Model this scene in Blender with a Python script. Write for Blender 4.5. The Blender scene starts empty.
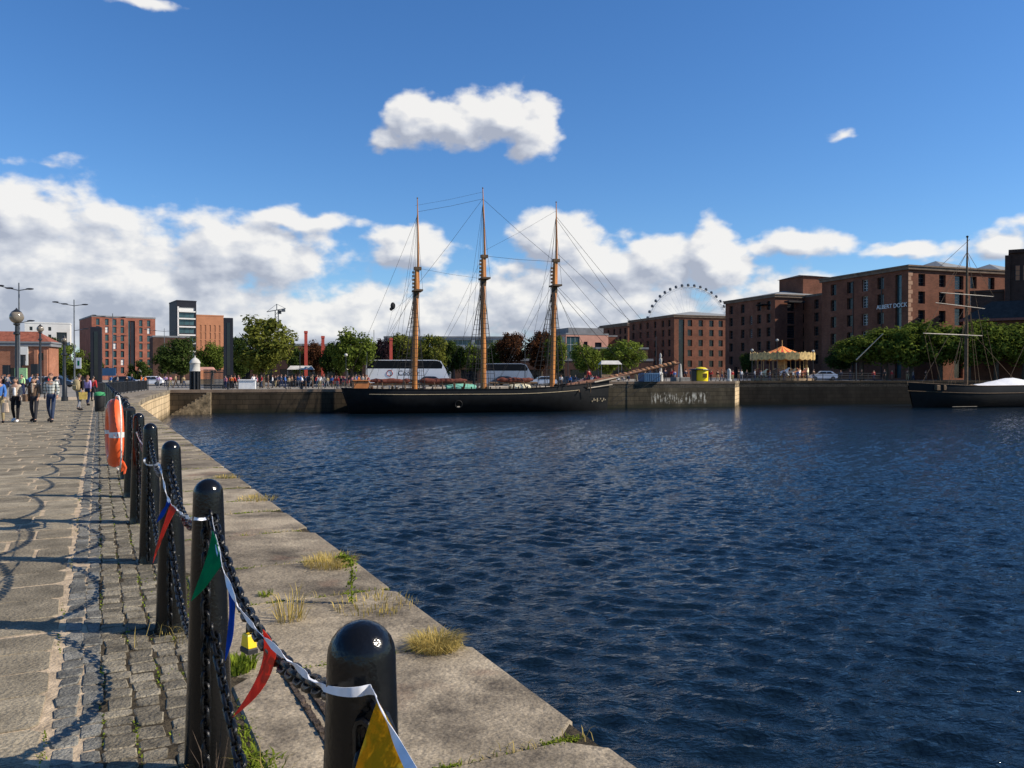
import bpy, bmesh, math, random
from mathutils import Vector, Matrix, Euler
R = math.radians
rnd = random.Random(7)
C = bpy.context.scene.collection
SC = bpy.context.scene
CAMZ, F, HZ = 1.65, 820.0, 375.0

def px(p, D): return (p - 512.0) / F * D            # image column -> world x at depth D
def pz(y, D): return CAMZ + (HZ - y) / F * D        # image row -> world z at depth D

# ------------------------------------------------------------------ materials
def nt(m):
    m.use_nodes = True
    t = m.node_tree
    return t, t.nodes, t.links

def mat(name, col, rough=.6, metal=0., var=.25, scale=4., bump=0., bscale=None, col2=None, detail=6, island=0., coat=0., spec=.5, stretch=(1,1,1), edge=(.35,.65), speck=0):
    m = bpy.data.materials.new(name)
    t, N, L = nt(m)
    b = N['Principled BSDF']
    b.inputs['Roughness'].default_value = rough
    b.inputs['Metallic'].default_value = metal
    b.inputs['Coat Weight'].default_value = coat
    b.inputs['Specular IOR Level'].default_value = spec if rough < .7 else min(spec, .18)
    tc = N.new('ShaderNodeTexCoord')
    mp = N.new('ShaderNodeMapping'); mp.inputs['Scale'].default_value = stretch
    L.new(tc.outputs['Object'], mp.inputs['Vector'])
    nz = N.new('ShaderNodeTexNoise'); nz.inputs['Scale'].default_value = scale; nz.inputs['Detail'].default_value = detail
    nz.inputs['Roughness'].default_value = .62
    L.new(mp.outputs[0], nz.inputs['Vector'])
    cr = N.new('ShaderNodeValToRGB')
    c = Vector(col[:3])
    lo = c * (1 - var); hi = c * (1 + var)
    if col2: lo = Vector(col2)
    cr.color_ramp.elements[0].position = edge[0]; cr.color_ramp.elements[0].color = (*lo, 1)
    cr.color_ramp.elements[1].position = edge[1]; cr.color_ramp.elements[1].color = (*hi, 1)
    L.new(nz.outputs['Fac'], cr.inputs[0])
    out = cr.outputs[0]
    if island:
        g = N.new('ShaderNodeNewGeometry')
        mr = N.new('ShaderNodeMapRange'); mr.inputs['To Min'].default_value = 1 - island; mr.inputs['To Max'].default_value = 1 + island
        L.new(g.outputs['Random Per Island'], mr.inputs['Value'])
        mx = N.new('ShaderNodeVectorMath'); mx.operation = 'SCALE'
        L.new(out, mx.inputs[0]); L.new(mr.outputs[0], mx.inputs['Scale'])
        out = mx.outputs[0]
    if speck:
        n3 = N.new('ShaderNodeTexNoise'); n3.inputs['Scale'].default_value = speck; n3.inputs['Detail'].default_value = 3; n3.inputs['Roughness'].default_value = .7; L.new(tc.outputs['Object'], n3.inputs['Vector'])
        m3 = N.new('ShaderNodeMapRange'); m3.inputs['From Min'].default_value = .32; m3.inputs['From Max'].default_value = .68; m3.inputs['To Min'].default_value = .62; m3.inputs['To Max'].default_value = 1.35; L.new(n3.outputs['Fac'], m3.inputs['Value'])
        m4 = N.new('ShaderNodeVectorMath'); m4.operation = 'SCALE'; L.new(out, m4.inputs[0]); L.new(m3.outputs[0], m4.inputs['Scale']); out = m4.outputs[0]
    L.new(out, b.inputs['Base Color'])
    if bump:
        n2 = N.new('ShaderNodeTexNoise'); n2.inputs['Scale'].default_value = bscale or scale * 4; n2.inputs['Detail'].default_value = 5
        L.new(mp.outputs[0], n2.inputs['Vector'])
        bp = N.new('ShaderNodeBump'); bp.inputs['Strength'].default_value = bump; bp.inputs['Distance'].default_value = .02
        L.new(n2.outputs['Fac'], bp.inputs['Height']); L.new(bp.outputs[0], b.inputs['Normal'])
    return m

def brick_mat(name, c1, c2, mortar, scale=1., rough=.85):
    m = bpy.data.materials.new(name); t, N, L = nt(m); b = N['Principled BSDF']
    b.inputs['Roughness'].default_value = rough; b.inputs['Specular IOR Level'].default_value = .12
    tc = N.new('ShaderNodeTexCoord')
    # box-mapped brickwork: run the courses along x+y, up z
    sp = N.new('ShaderNodeSeparateXYZ'); L.new(tc.outputs['Object'], sp.inputs[0])
    ad = N.new('ShaderNodeMath'); ad.operation = 'ADD'; L.new(sp.outputs[0], ad.inputs[0]); L.new(sp.outputs[1], ad.inputs[1])
    cb = N.new('ShaderNodeCombineXYZ'); L.new(ad.outputs[0], cb.inputs[0]); L.new(sp.outputs[2], cb.inputs[1])
    br = N.new('ShaderNodeTexBrick'); br.inputs['Scale'].default_value = scale
    br.inputs['Color1'].default_value = (*c1, 1); br.inputs['Color2'].default_value = (*c2, 1); br.inputs['Mortar'].default_value = (*mortar, 1)
    br.inputs['Brick Width'].default_value = .45; br.inputs['Row Height'].default_value = .16; br.inputs['Mortar Size'].default_value = .018
    L.new(cb.outputs[0], br.inputs['Vector'])
    nz = N.new('ShaderNodeTexNoise'); nz.inputs['Scale'].default_value = .35; nz.inputs['Detail'].default_value = 8; nz.inputs['Roughness'].default_value = .7
    L.new(tc.outputs['Object'], nz.inputs['Vector'])
    mr = N.new('ShaderNodeMapRange'); mr.inputs['From Min'].default_value = .3; mr.inputs['From Max'].default_value = .7; mr.inputs['To Min'].default_value = .6; mr.inputs['To Max'].default_value = 1.25
    L.new(nz.outputs['Fac'], mr.inputs['Value'])
    sc = N.new('ShaderNodeVectorMath'); sc.operation = 'SCALE'; L.new(br.outputs['Color'], sc.inputs[0]); L.new(mr.outputs[0], sc.inputs['Scale'])
    L.new(sc.outputs[0], b.inputs['Base Color'])
    return m

def leaf_mat(name, col, trans=.35, var=.45):
    m = bpy.data.materials.new(name); t, N, L = nt(m)
    N.remove(N['Principled BSDF']); out = N['Material Output']
    g = N.new('ShaderNodeNewGeometry')
    cr = N.new('ShaderNodeValToRGB'); c = Vector(col)
    cr.color_ramp.elements[0].color = (*(c * (1 - var)), 1)
    cr.color_ramp.elements[1].color = (*(Vector((c.x * 1.25, c.y * 1.15, c.z)) * (1 + var * .6)), 1)
    L.new(g.outputs['Random Per Island'], cr.inputs[0])
    d = N.new('ShaderNodeBsdfDiffuse'); tr = N.new('ShaderNodeBsdfTranslucent'); mx = N.new('ShaderNodeMixShader'); mx.inputs[0].default_value = trans
    L.new(cr.outputs[0], d.inputs[0]); L.new(cr.outputs[0], tr.inputs[0]); L.new(d.outputs[0], mx.inputs[1]); L.new(tr.outputs[0], mx.inputs[2])
    L.new(mx.outputs[0], out.inputs['Surface'])
    return m

def glass_mat(name, col, rough=.08, var=.3, scale=.3):
    return mat(name, col, rough=rough, var=var, scale=scale, spec=.45)

M = {}
M['bollard'] = mat('black gloss paint', (.040,.030,.024), .13, var=0, col2=(.006,.0062,.0065), edge=(.68,.76), scale=42, bump=.12, bscale=85, spec=.32)
M['chain'] = mat('black painted iron', (.005,.005,.0055), .32, var=.4, scale=40, bump=.2, bscale=120, spec=.3)
M['flag_stone'] = mat('york stone', (.225,.190,.132), .9, var=.32, scale=3.0, bump=.8, bscale=40, island=.27, speck=60)
M['mortar'] = mat('pale mortar', (.46,.355,.235), .95, var=.3, scale=9, bump=.6, bscale=60)
M['sett_blue'] = mat('blue setts', (.152,.145,.122), .75, var=.35, scale=9, bump=.9, bscale=50, island=.4, speck=110)
M['sett'] = mat('granite setts', (.185,.160,.115), .85, var=.35, scale=8, bump=.9, bscale=50, island=.42, speck=110)
M['earth'] = mat('joint earth', (.075,.062,.042), 1, var=.5, scale=14, bump=.8, bscale=60)
M['joint'] = mat('dirt filled joint', (.055,.043,.026), 1, var=.6, scale=11, bump=.8, bscale=60)
M['sand_joint'] = mat('sandy joint', (.22,.185,.14), 1, var=.45, scale=9, bump=.8, bscale=60)
M['paving'] = mat('plaza paving', (.26,.235,.195), .9, var=.25, scale=.6, bump=.2, bscale=8)
M['asphalt'] = mat('asphalt', (.07,.068,.065), .9, var=.3, scale=.4)
M['iron_rust'] = mat('rusty iron', (.075,.055,.04), .85, var=.5, scale=18, bump=.8, bscale=60)
M['steel_dark'] = mat('dark painted steel', (.016,.017,.019), .4, var=.3, scale=6)
M['steel_grey'] = mat('grey painted steel', (.10,.11,.12), .45, var=.2, scale=3)
M['white_paint'] = mat('white paint', (.75,.75,.73), .5, var=.08, scale=2)
M['white_cloth'] = mat('white cloth', (.72,.72,.72), .9, var=.08, scale=5)
M['tape'] = mat('white tape', (.72,.73,.76), .45, var=.1, scale=30)
M['yellow'] = mat('yellow plastic', (.80,.55,.01), .4, var=.08, scale=8)
M['black_rubber'] = mat('black rubber', (.012,.012,.012), .6, var=.3, scale=20)
M['orange'] = mat('orange lifebuoy shell', (.80,.115,.025), .5, var=.12, scale=12)
M['silver'] = mat('reflective silver band', (.6,.6,.58), .35, var=.15, scale=20)
M['rope'] = mat('white rope', (.7,.66,.58), .9, var=.2, scale=60)
def flag_mat(name, c1, c2, scale, edge):
    m = leaf_mat(name, c1, .4, 0); t = m.node_tree; N, L = t.nodes, t.links
    tc = N.new('ShaderNodeTexCoord'); n = N.new('ShaderNodeTexNoise'); n.inputs['Scale'].default_value = scale; n.inputs['Detail'].default_value = 2; L.new(tc.outputs['Object'], n.inputs['Vector'])
    cr = N.new('ShaderNodeValToRGB'); cr.color_ramp.elements[0].position, cr.color_ramp.elements[1].position = edge; cr.color_ramp.elements[0].color = (*c1,1); cr.color_ramp.elements[1].color = (*c2,1); L.new(n.outputs['Fac'], cr.inputs[0])
    wv = N.new('ShaderNodeTexNoise'); wv.inputs['Scale'].default_value = 45; L.new(tc.outputs['Object'], wv.inputs['Vector']); bp = N.new('ShaderNodeBump'); bp.inputs['Strength'].default_value = .5; bp.inputs['Distance'].default_value = .01; L.new(wv.outputs['Fac'], bp.inputs['Height'])
    for q in N:
        if q.type in ('BSDF_DIFFUSE','BSDF_TRANSLUCENT'): L.new(cr.outputs[0], q.inputs['Color']); L.new(bp.outputs[0], q.inputs['Normal'])
    return m
for nm, c, c2 in (('flag_red',(.86,.11,.055),(.74,.085,.045)),('flag_blue',(.02,.09,.42),(.015,.07,.34)),('flag_green',(.01,.27,.10),(.01,.21,.08))): M[nm] = flag_mat(nm, c, c2, 14, (.4,.6))
M['flag_yellow'] = flag_mat('flag_yellow', (.90,.58,.04), (.80,.40,.015), 13, (.49,.52))
M['brick'] = brick_mat('warehouse brick', (.225,.083,.048), (.16,.058,.036), (.15,.09,.06))
M['brick_orange'] = brick_mat('orange brick', (.38,.145,.08), (.31,.115,.062), (.40,.25,.17))
M['brick_red'] = brick_mat('red brick', (.31,.10,.065), (.26,.08,.052), (.3,.16,.11))
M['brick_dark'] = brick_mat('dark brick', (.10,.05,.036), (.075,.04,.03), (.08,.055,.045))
M['stone'] = mat('cornice stone', (.17,.125,.09), .9, var=.25, scale=.8)
M['slate'] = mat('slate roof', (.26,.265,.25), .7, var=.15, scale=1.5)
M['slate_dark'] = mat('dark slate roof', (.04,.036,.034), .85, var=.25, scale=1.5)
M['tile'] = mat('red roof tile', (.24,.08,.05), .8, var=.3, scale=2)
M['lead'] = mat('grey flat roof', (.20,.205,.21), .7, var=.15, scale=.6)
M['pane'] = glass_mat('dark window pane', (.012,.014,.018))
M['coach_pane'] = mat('tinted coach glass', (.008,.009,.012), .25, spec=.12)
M['pane_blue'] = glass_mat('blue green glazing', (.035,.075,.085), .06)
M['frame_white'] = mat('white window frame', (.55,.55,.53), .6, var=.1)
M['frame_dark'] = mat('dark window frame', (.05,.045,.04), .6, var=.1)
M['cladding_dark'] = mat('dark cladding', (.016,.018,.026), .6, var=.15, scale=.5, spec=.2)
M['cladding_white'] = mat('white render', (.66,.65,.61), .8, var=.06, scale=.4)
M['cladding_grey'] = mat('pale grey cladding', (.30,.315,.32), .7, var=.08, scale=.4)
M['terracotta'] = mat('terracotta cladding', (.43,.19,.10), .8, var=.1, scale=.5)
M['salmon'] = mat('salmon cladding', (.52,.27,.20), .8, var=.1, scale=.5)
M['bark'] = mat('bark', (.085,.068,.05), .95, var=.35, scale=5, bump=.4)
M['leaf_green'] = leaf_mat('green leaves', (.108,.150,.030))
M['leaf_light'] = leaf_mat('light green leaves', (.135,.185,.036))
M['leaf_dark'] = leaf_mat('dark green leaves', (.050,.078,.022))
M['leaf_olive'] = leaf_mat('olive autumn leaves', (.135,.155,.034))
M['leaf_brown'] = leaf_mat('copper leaves', (.085,.040,.022))
M['leaf_purple'] = leaf_mat('purple leaves', (.035,.022,.028))
M['grass_dry'] = leaf_mat('dry grass', (.42,.34,.12), .3)
M['grass_green'] = leaf_mat('green weed', (.17,.23,.03), .35)
M['hull_black'] = mat('black hull paint', (.005,.0052,.0055), .55, var=.5, scale=1.2, bump=.2, bscale=5, spec=.2)
M['hull_line'] = mat('cream strake paint', (.42,.33,.2), .6, var=.2, scale=2)
M['mast'] = mat('varnished pine mast', (.47,.18,.036), .5, var=.4, scale=2, stretch=(1,1,.12))
M['mast_dark'] = mat('weathered spar', (.13,.085,.05), .7, var=.3, scale=3)
M['spar_pale'] = mat('pale spar', (.40,.34,.26), .6, var=.2, scale=3)
M['sail_brown'] = mat('furled brown sail', (.13,.042,.03), .95, var=.3, scale=3, bump=.5, bscale=8)
M['deck'] = mat('deck timber', (.28,.2,.12), .8, var=.2, scale=3)
M['rig'] = mat('tarred rigging', (.03,.028,.027), .8, var=.2)
M['bowsprit'] = mat('red brown bowsprit', (.20,.085,.04), .55, var=.35, scale=3)
M['cover_green'] = mat('sea green boat cover', (.17,.42,.31), .8, var=.12, scale=1.5)
M['cover_cream'] = mat('cream boat cover', (.72,.66,.45), .8, var=.12, scale=1.5)
M['cabin_orange'] = mat('varnished deckhouse', (.42,.15,.04), .5, var=.2, scale=2)
M['red_post'] = mat('red painted post', (.50,.07,.04), .55, var=.15, scale=1)
M['blue_box'] = mat('blue painted steel', (.035,.10,.20), .5, var=.2, scale=1)
M['kiosk'] = mat('yellow kiosk shell', (.80,.60,.0), .5, var=.08, scale=1)
M['stone_pale'] = mat('pale monument stone', (.5,.48,.43), .85, var=.15, scale=2)
M['silver_car'] = mat('silver car paint', (.50,.52,.55), .3, metal=.3, var=.05)
M['coach_white'] = mat('white coach paint', (.80,.80,.81), .35, var=.04, scale=.5)
M['coach_silver'] = mat('silver coach paint', (.30,.34,.40), .35, var=.05, scale=.5)
M['car_dark'] = mat('dark car paint', (.02,.024,.035), .25, var=.1)
M['car_red'] = mat('red car paint', (.25,.02,.02), .25, var=.1)
M['skin'] = mat('skin', (.42,.235,.155), .6, var=.06, scale=20)
M['lips'] = mat('lips', (.30,.10,.08), .5)
M['hair_dark'] = mat('dark hair', (.02,.014,.011), .6, var=.3, scale=30)
M['hair_brown'] = mat('auburn hair', (.14,.05,.025), .6, var=.3, scale=30)
CL = {}
for nm, c in dict(white=(.75,.75,.74), black=(.012,.012,.014), navy=(.02,.028,.07), grey=(.2,.2,.21), beige=(.52,.40,.29), brown=(.14,.09,.06), red=(.45,.04,.04),
                  orange=(.62,.17,.04), pink=(.6,.22,.26), lilac=(.38,.28,.50), green=(.06,.3,.12), khaki=(.33,.26,.14), blue=(.06,.16,.42), denim=(.035,.05,.09), charcoal=(.035,.035,.04), lime=(.45,.70,.33)).items():
    CL[nm] = mat(nm + ' cloth', c, .9, var=.15, scale=12)
# check shirt
def plaid():
    m = bpy.data.materials.new('checked shirt cloth'); t, N, L = nt(m); b = N['Principled BSDF']; b.inputs['Roughness'].default_value = .9
    tc = N.new('ShaderNodeTexCoord'); sp = N.new('ShaderNodeSeparateXYZ'); L.new(tc.outputs['Object'], sp.inputs[0])
    outs = []
    for i in (0, 2):
        w = N.new('ShaderNodeMath'); w.operation = 'MODULO'; a = N.new('ShaderNodeMath'); a.operation = 'ADD'; a.inputs[1].default_value = 5.0
        L.new(sp.outputs[i], a.inputs[0]); L.new(a.outputs[0], w.inputs[0]); w.inputs[1].default_value = .105
        g = N.new('ShaderNodeMath'); g.operation = 'LESS_THAN'; g.inputs[1].default_value = .04; L.new(w.outputs[0], g.inputs[0]); outs.append(g)
    s = N.new('ShaderNodeMath'); s.operation = 'ADD'; L.new(outs[0].outputs[0], s.inputs[0]); L.new(outs[1].outputs[0], s.inputs[1])
    h = N.new('ShaderNodeMath'); h.operation = 'MULTIPLY'; h.inputs[1].default_value = .5; L.new(s.outputs[0], h.inputs[0])
    cr = N.new('ShaderNodeValToRGB'); cr.color_ramp.elements[0].color = (.62,.62,.55,1); cr.color_ramp.elements[1].color = (.07,.09,.08,1)
    L.new(h.outputs[0], cr.inputs[0]); L.new(cr.outputs[0], b.inputs['Base Color'])
    return m
CL['checked'] = plaid()

def coping_mat():
    m = mat('quay stone', (.315,.258,.178), .9, var=.26, scale=1.6, bump=.6, bscale=30, island=.26)
    t = m.node_tree; N = t.nodes; L = t.links; b = N['Principled BSDF']
    src = b.inputs['Base Color'].links[0].from_socket
    tc = N.new('ShaderNodeTexCoord')
    nz = N.new('ShaderNodeTexNoise'); nz.inputs['Scale'].default_value = .9; nz.inputs['Detail'].default_value = 8; nz.inputs['Roughness'].default_value = .7
    L.new(tc.outputs['Object'], nz.inputs['Vector'])
    cr = N.new('ShaderNodeValToRGB'); cr.color_ramp.elements[0].position = .43; cr.color_ramp.elements[1].position = .63
    L.new(nz.outputs['Fac'], cr.inputs[0])
    mx = N.new('ShaderNodeMix'); mx.data_type = 'RGBA'; L.new(cr.outputs[0], mx.inputs['Factor']); L.new(src, mx.inputs[6]); mx.inputs[7].default_value = (.075,.061,.045,1)
    sp = N.new('ShaderNodeTexNoise'); sp.inputs['Scale'].default_value = 75; sp.inputs['Detail'].default_value = 2; L.new(tc.outputs['Object'], sp.inputs['Vector'])
    mr = N.new('ShaderNodeMapRange'); mr.inputs['From Min'].default_value = .3; mr.inputs['From Max'].default_value = .7; mr.inputs['To Min'].default_value = .7; mr.inputs['To Max'].default_value = 1.3
    L.new(sp.outputs['Fac'], mr.inputs['Value'])
    s = N.new('ShaderNodeVectorMath'); s.operation = 'SCALE'; L.new(mx.outputs[2], s.inputs[0]); L.new(mr.outputs[0], s.inputs['Scale'])
    # rusty patches
    n3 = N.new('ShaderNodeTexNoise'); n3.inputs['Scale'].default_value = 1.3; n3.inputs['Detail'].default_value = 5; n3.noise_dimensions = '4D'; n3.inputs['W'].default_value = 3.7
    L.new(tc.outputs['Object'], n3.inputs['Vector'])
    c3 = N.new('ShaderNodeValToRGB'); c3.color_ramp.elements[0].position = .6; c3.color_ramp.elements[1].position = .72; c3.color_ramp.elements[1].color = (.7,.7,.7,1)
    L.new(n3.outputs['Fac'], c3.inputs[0])
    m3 = N.new('ShaderNodeMix'); m3.data_type = 'RGBA'; L.new(c3.outputs[0], m3.inputs['Factor']); L.new(s.outputs[0], m3.inputs[6]); m3.inputs[7].default_value = (.24,.135,.085,1)
    L.new(m3.outputs[2], b.inputs['Base Color'])
    return m
M['coping'] = coping_mat()

def dockwall_mat(name, c1, c2, algae, water=-2.6, streak=None, lo=.35):
    m = bpy.data.materials.new(name); t, N, L = nt(m); b = N['Principled BSDF']; b.inputs['Roughness'].default_value = .85; b.inputs['Specular IOR Level'].default_value = .12
    tc = N.new('ShaderNodeTexCoord'); sp = N.new('ShaderNodeSeparateXYZ'); L.new(tc.outputs['Object'], sp.inputs[0])
    ad = N.new('ShaderNodeMath'); ad.operation = 'ADD'; L.new(sp.outputs[0], ad.inputs[0]); L.new(sp.outputs[1], ad.inputs[1])
    cb = N.new('ShaderNodeCombineXYZ'); L.new(ad.outputs[0], cb.inputs[0]); L.new(sp.outputs[2], cb.inputs[1])
    br = N.new('ShaderNodeTexBrick'); br.inputs['Scale'].default_value = 1; br.inputs['Brick Width'].default_value = 1.5; br.inputs['Row Height'].default_value = .55
    br.inputs['Mortar Size'].default_value = .03; br.inputs['Color1'].default_value = (*c1,1); br.inputs['Color2'].default_value = (*c2,1); br.inputs['Mortar'].default_value = (*(Vector(c2)*.5),1)
    L.new(cb.outputs[0], br.inputs['Vector'])
    nz = N.new('ShaderNodeTexNoise'); nz.inputs['Scale'].default_value = .5; nz.inputs['Detail'].default_value = 9; nz.inputs['Roughness'].default_value = .7
    mp = N.new('ShaderNodeMapping'); mp.inputs['Scale'].default_value = (1,1,.35); L.new(tc.outputs['Object'], mp.inputs[0]); L.new(mp.outputs[0], nz.inputs['Vector'])
    mr = N.new('ShaderNodeMapRange'); mr.inputs['From Min'].default_value = .3; mr.inputs['From Max'].default_value = .7; mr.inputs['To Min'].default_value = lo; mr.inputs['To Max'].default_value = 1.35
    L.new(nz.outputs['Fac'], mr.inputs['Value'])
    s = N.new('ShaderNodeVectorMath'); s.operation = 'SCALE'; L.new(br.outputs['Color'], s.inputs[0]); L.new(mr.outputs[0], s.inputs['Scale'])
    # wet tide line
    add = N.new('ShaderNodeMath'); add.operation = 'MULTIPLY_ADD'; L.new(nz.outputs['Fac'], add.inputs[0]); add.inputs[1].default_value = 1.2; L.new(sp.outputs[2], add.inputs[2])
    td = N.new('ShaderNodeMapRange'); td.inputs['From Min'].default_value = water + .6; td.inputs['From Max'].default_value = water + 1.3; L.new(add.outputs[0], td.inputs['Value'])
    mx = N.new('ShaderNodeMix'); mx.data_type = 'RGBA'; L.new(td.outputs[0], mx.inputs['Factor']); mx.inputs[6].default_value = (*algae,1); L.new(s.outputs[0], mx.inputs[7])
    out = mx.outputs[2]
    if streak:
        # limewash-like white runs in a band of the wall (x0..x1 in object space)
        x0, x1, z0, z1 = streak
        n2 = N.new('ShaderNodeTexNoise'); n2.inputs['Scale'].default_value = 1.5; n2.inputs['Detail'].default_value = 4; n2.inputs['Roughness'].default_value = .75
        m2 = N.new('ShaderNodeMapping'); m2.inputs['Scale'].default_value = (2.2,2.2,.55); L.new(tc.outputs['Object'], m2.inputs[0]); L.new(m2.outputs[0], n2.inputs['Vector'])
        g = N.new('ShaderNodeMapRange'); g.inputs['From Min'].default_value = .52; g.inputs['From Max'].default_value = .58; L.new(n2.outputs['Fac'], g.inputs['Value'])
        fac = g.outputs[0]
        for sock, a, bb in ((sp.outputs[0], x0, x1), (sp.outputs[2], z0, z1)):
            for lim, sg in ((a, 1), (bb, -1)):
                q = N.new('ShaderNodeMapRange'); q.inputs['From Min'].default_value = lim - .3 * sg * 0; q.inputs['From Max'].default_value = lim + .5 * sg
                L.new(sock, q.inputs['Value']); k = N.new('ShaderNodeMath'); k.operation = 'MULTIPLY'; L.new(fac, k.inputs[0]); L.new(q.outputs[0], k.inputs[1]); fac = k.outputs[0]
        m3 = N.new('ShaderNodeMix'); m3.data_type = 'RGBA'; L.new(fac, m3.inputs['Factor']); L.new(out, m3.inputs[6]); m3.inputs[7].default_value = (.42,.40,.34,1); out = m3.outputs[2]
    L.new(out, b.inputs['Base Color'])
    return m
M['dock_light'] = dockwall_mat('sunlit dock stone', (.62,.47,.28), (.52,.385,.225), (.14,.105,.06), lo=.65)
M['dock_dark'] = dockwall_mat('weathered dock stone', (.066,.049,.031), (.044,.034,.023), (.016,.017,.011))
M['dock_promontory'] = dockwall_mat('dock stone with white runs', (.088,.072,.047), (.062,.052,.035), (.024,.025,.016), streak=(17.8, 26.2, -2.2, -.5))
M['dock_shade'] = dockwall_mat('shade-darkened dock stone', (.026,.022,.017), (.018,.016,.013), (.009,.010,.008))  # cast shade on the right hand wall is put into this stone colour

def water_mat():
    m = bpy.data.materials.new('harbour water'); t, N, L = nt(m); b = N['Principled BSDF']
    b.inputs['Base Color'].default_value = (.004,.011,.019,1); b.inputs['Roughness'].default_value = .075; b.inputs['IOR'].default_value = 1.333; b.inputs['Specular IOR Level'].default_value = .42
    tc = N.new('ShaderNodeTexCoord')
    mp = N.new('ShaderNodeMapping'); mp.inputs['Rotation'].default_value = (0,0,R(-20)); mp.inputs['Scale'].default_value = (.75,1.4,1); L.new(tc.outputs['Object'], mp.inputs[0])
    h = None
    for scl, w, det in ((2.6,.12,3),(6.,.24,3),(15.,.09,2)):
        n = N.new('ShaderNodeTexNoise'); n.inputs['Scale'].default_value = scl; n.inputs['Detail'].default_value = det; n.inputs['Distortion'].default_value = .5; L.new(mp.outputs[0], n.inputs['Vector'])
        k = N.new('ShaderNodeMath'); k.operation = 'MULTIPLY_ADD'; k.inputs[1].default_value = w; L.new(n.outputs['Fac'], k.inputs[0])
        if h: L.new(h, k.inputs[2])
        else: k.inputs[2].default_value = 0
        h = k.outputs[0]
    bp = N.new('ShaderNodeBump'); bp.inputs['Strength'].default_value = 1.; bp.inputs['Distance'].default_value = .20
    L.new(h, bp.inputs['Height']); L.new(bp.outputs[0], b.inputs['Normal'])
    return m
M['water'] = water_mat()

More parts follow.
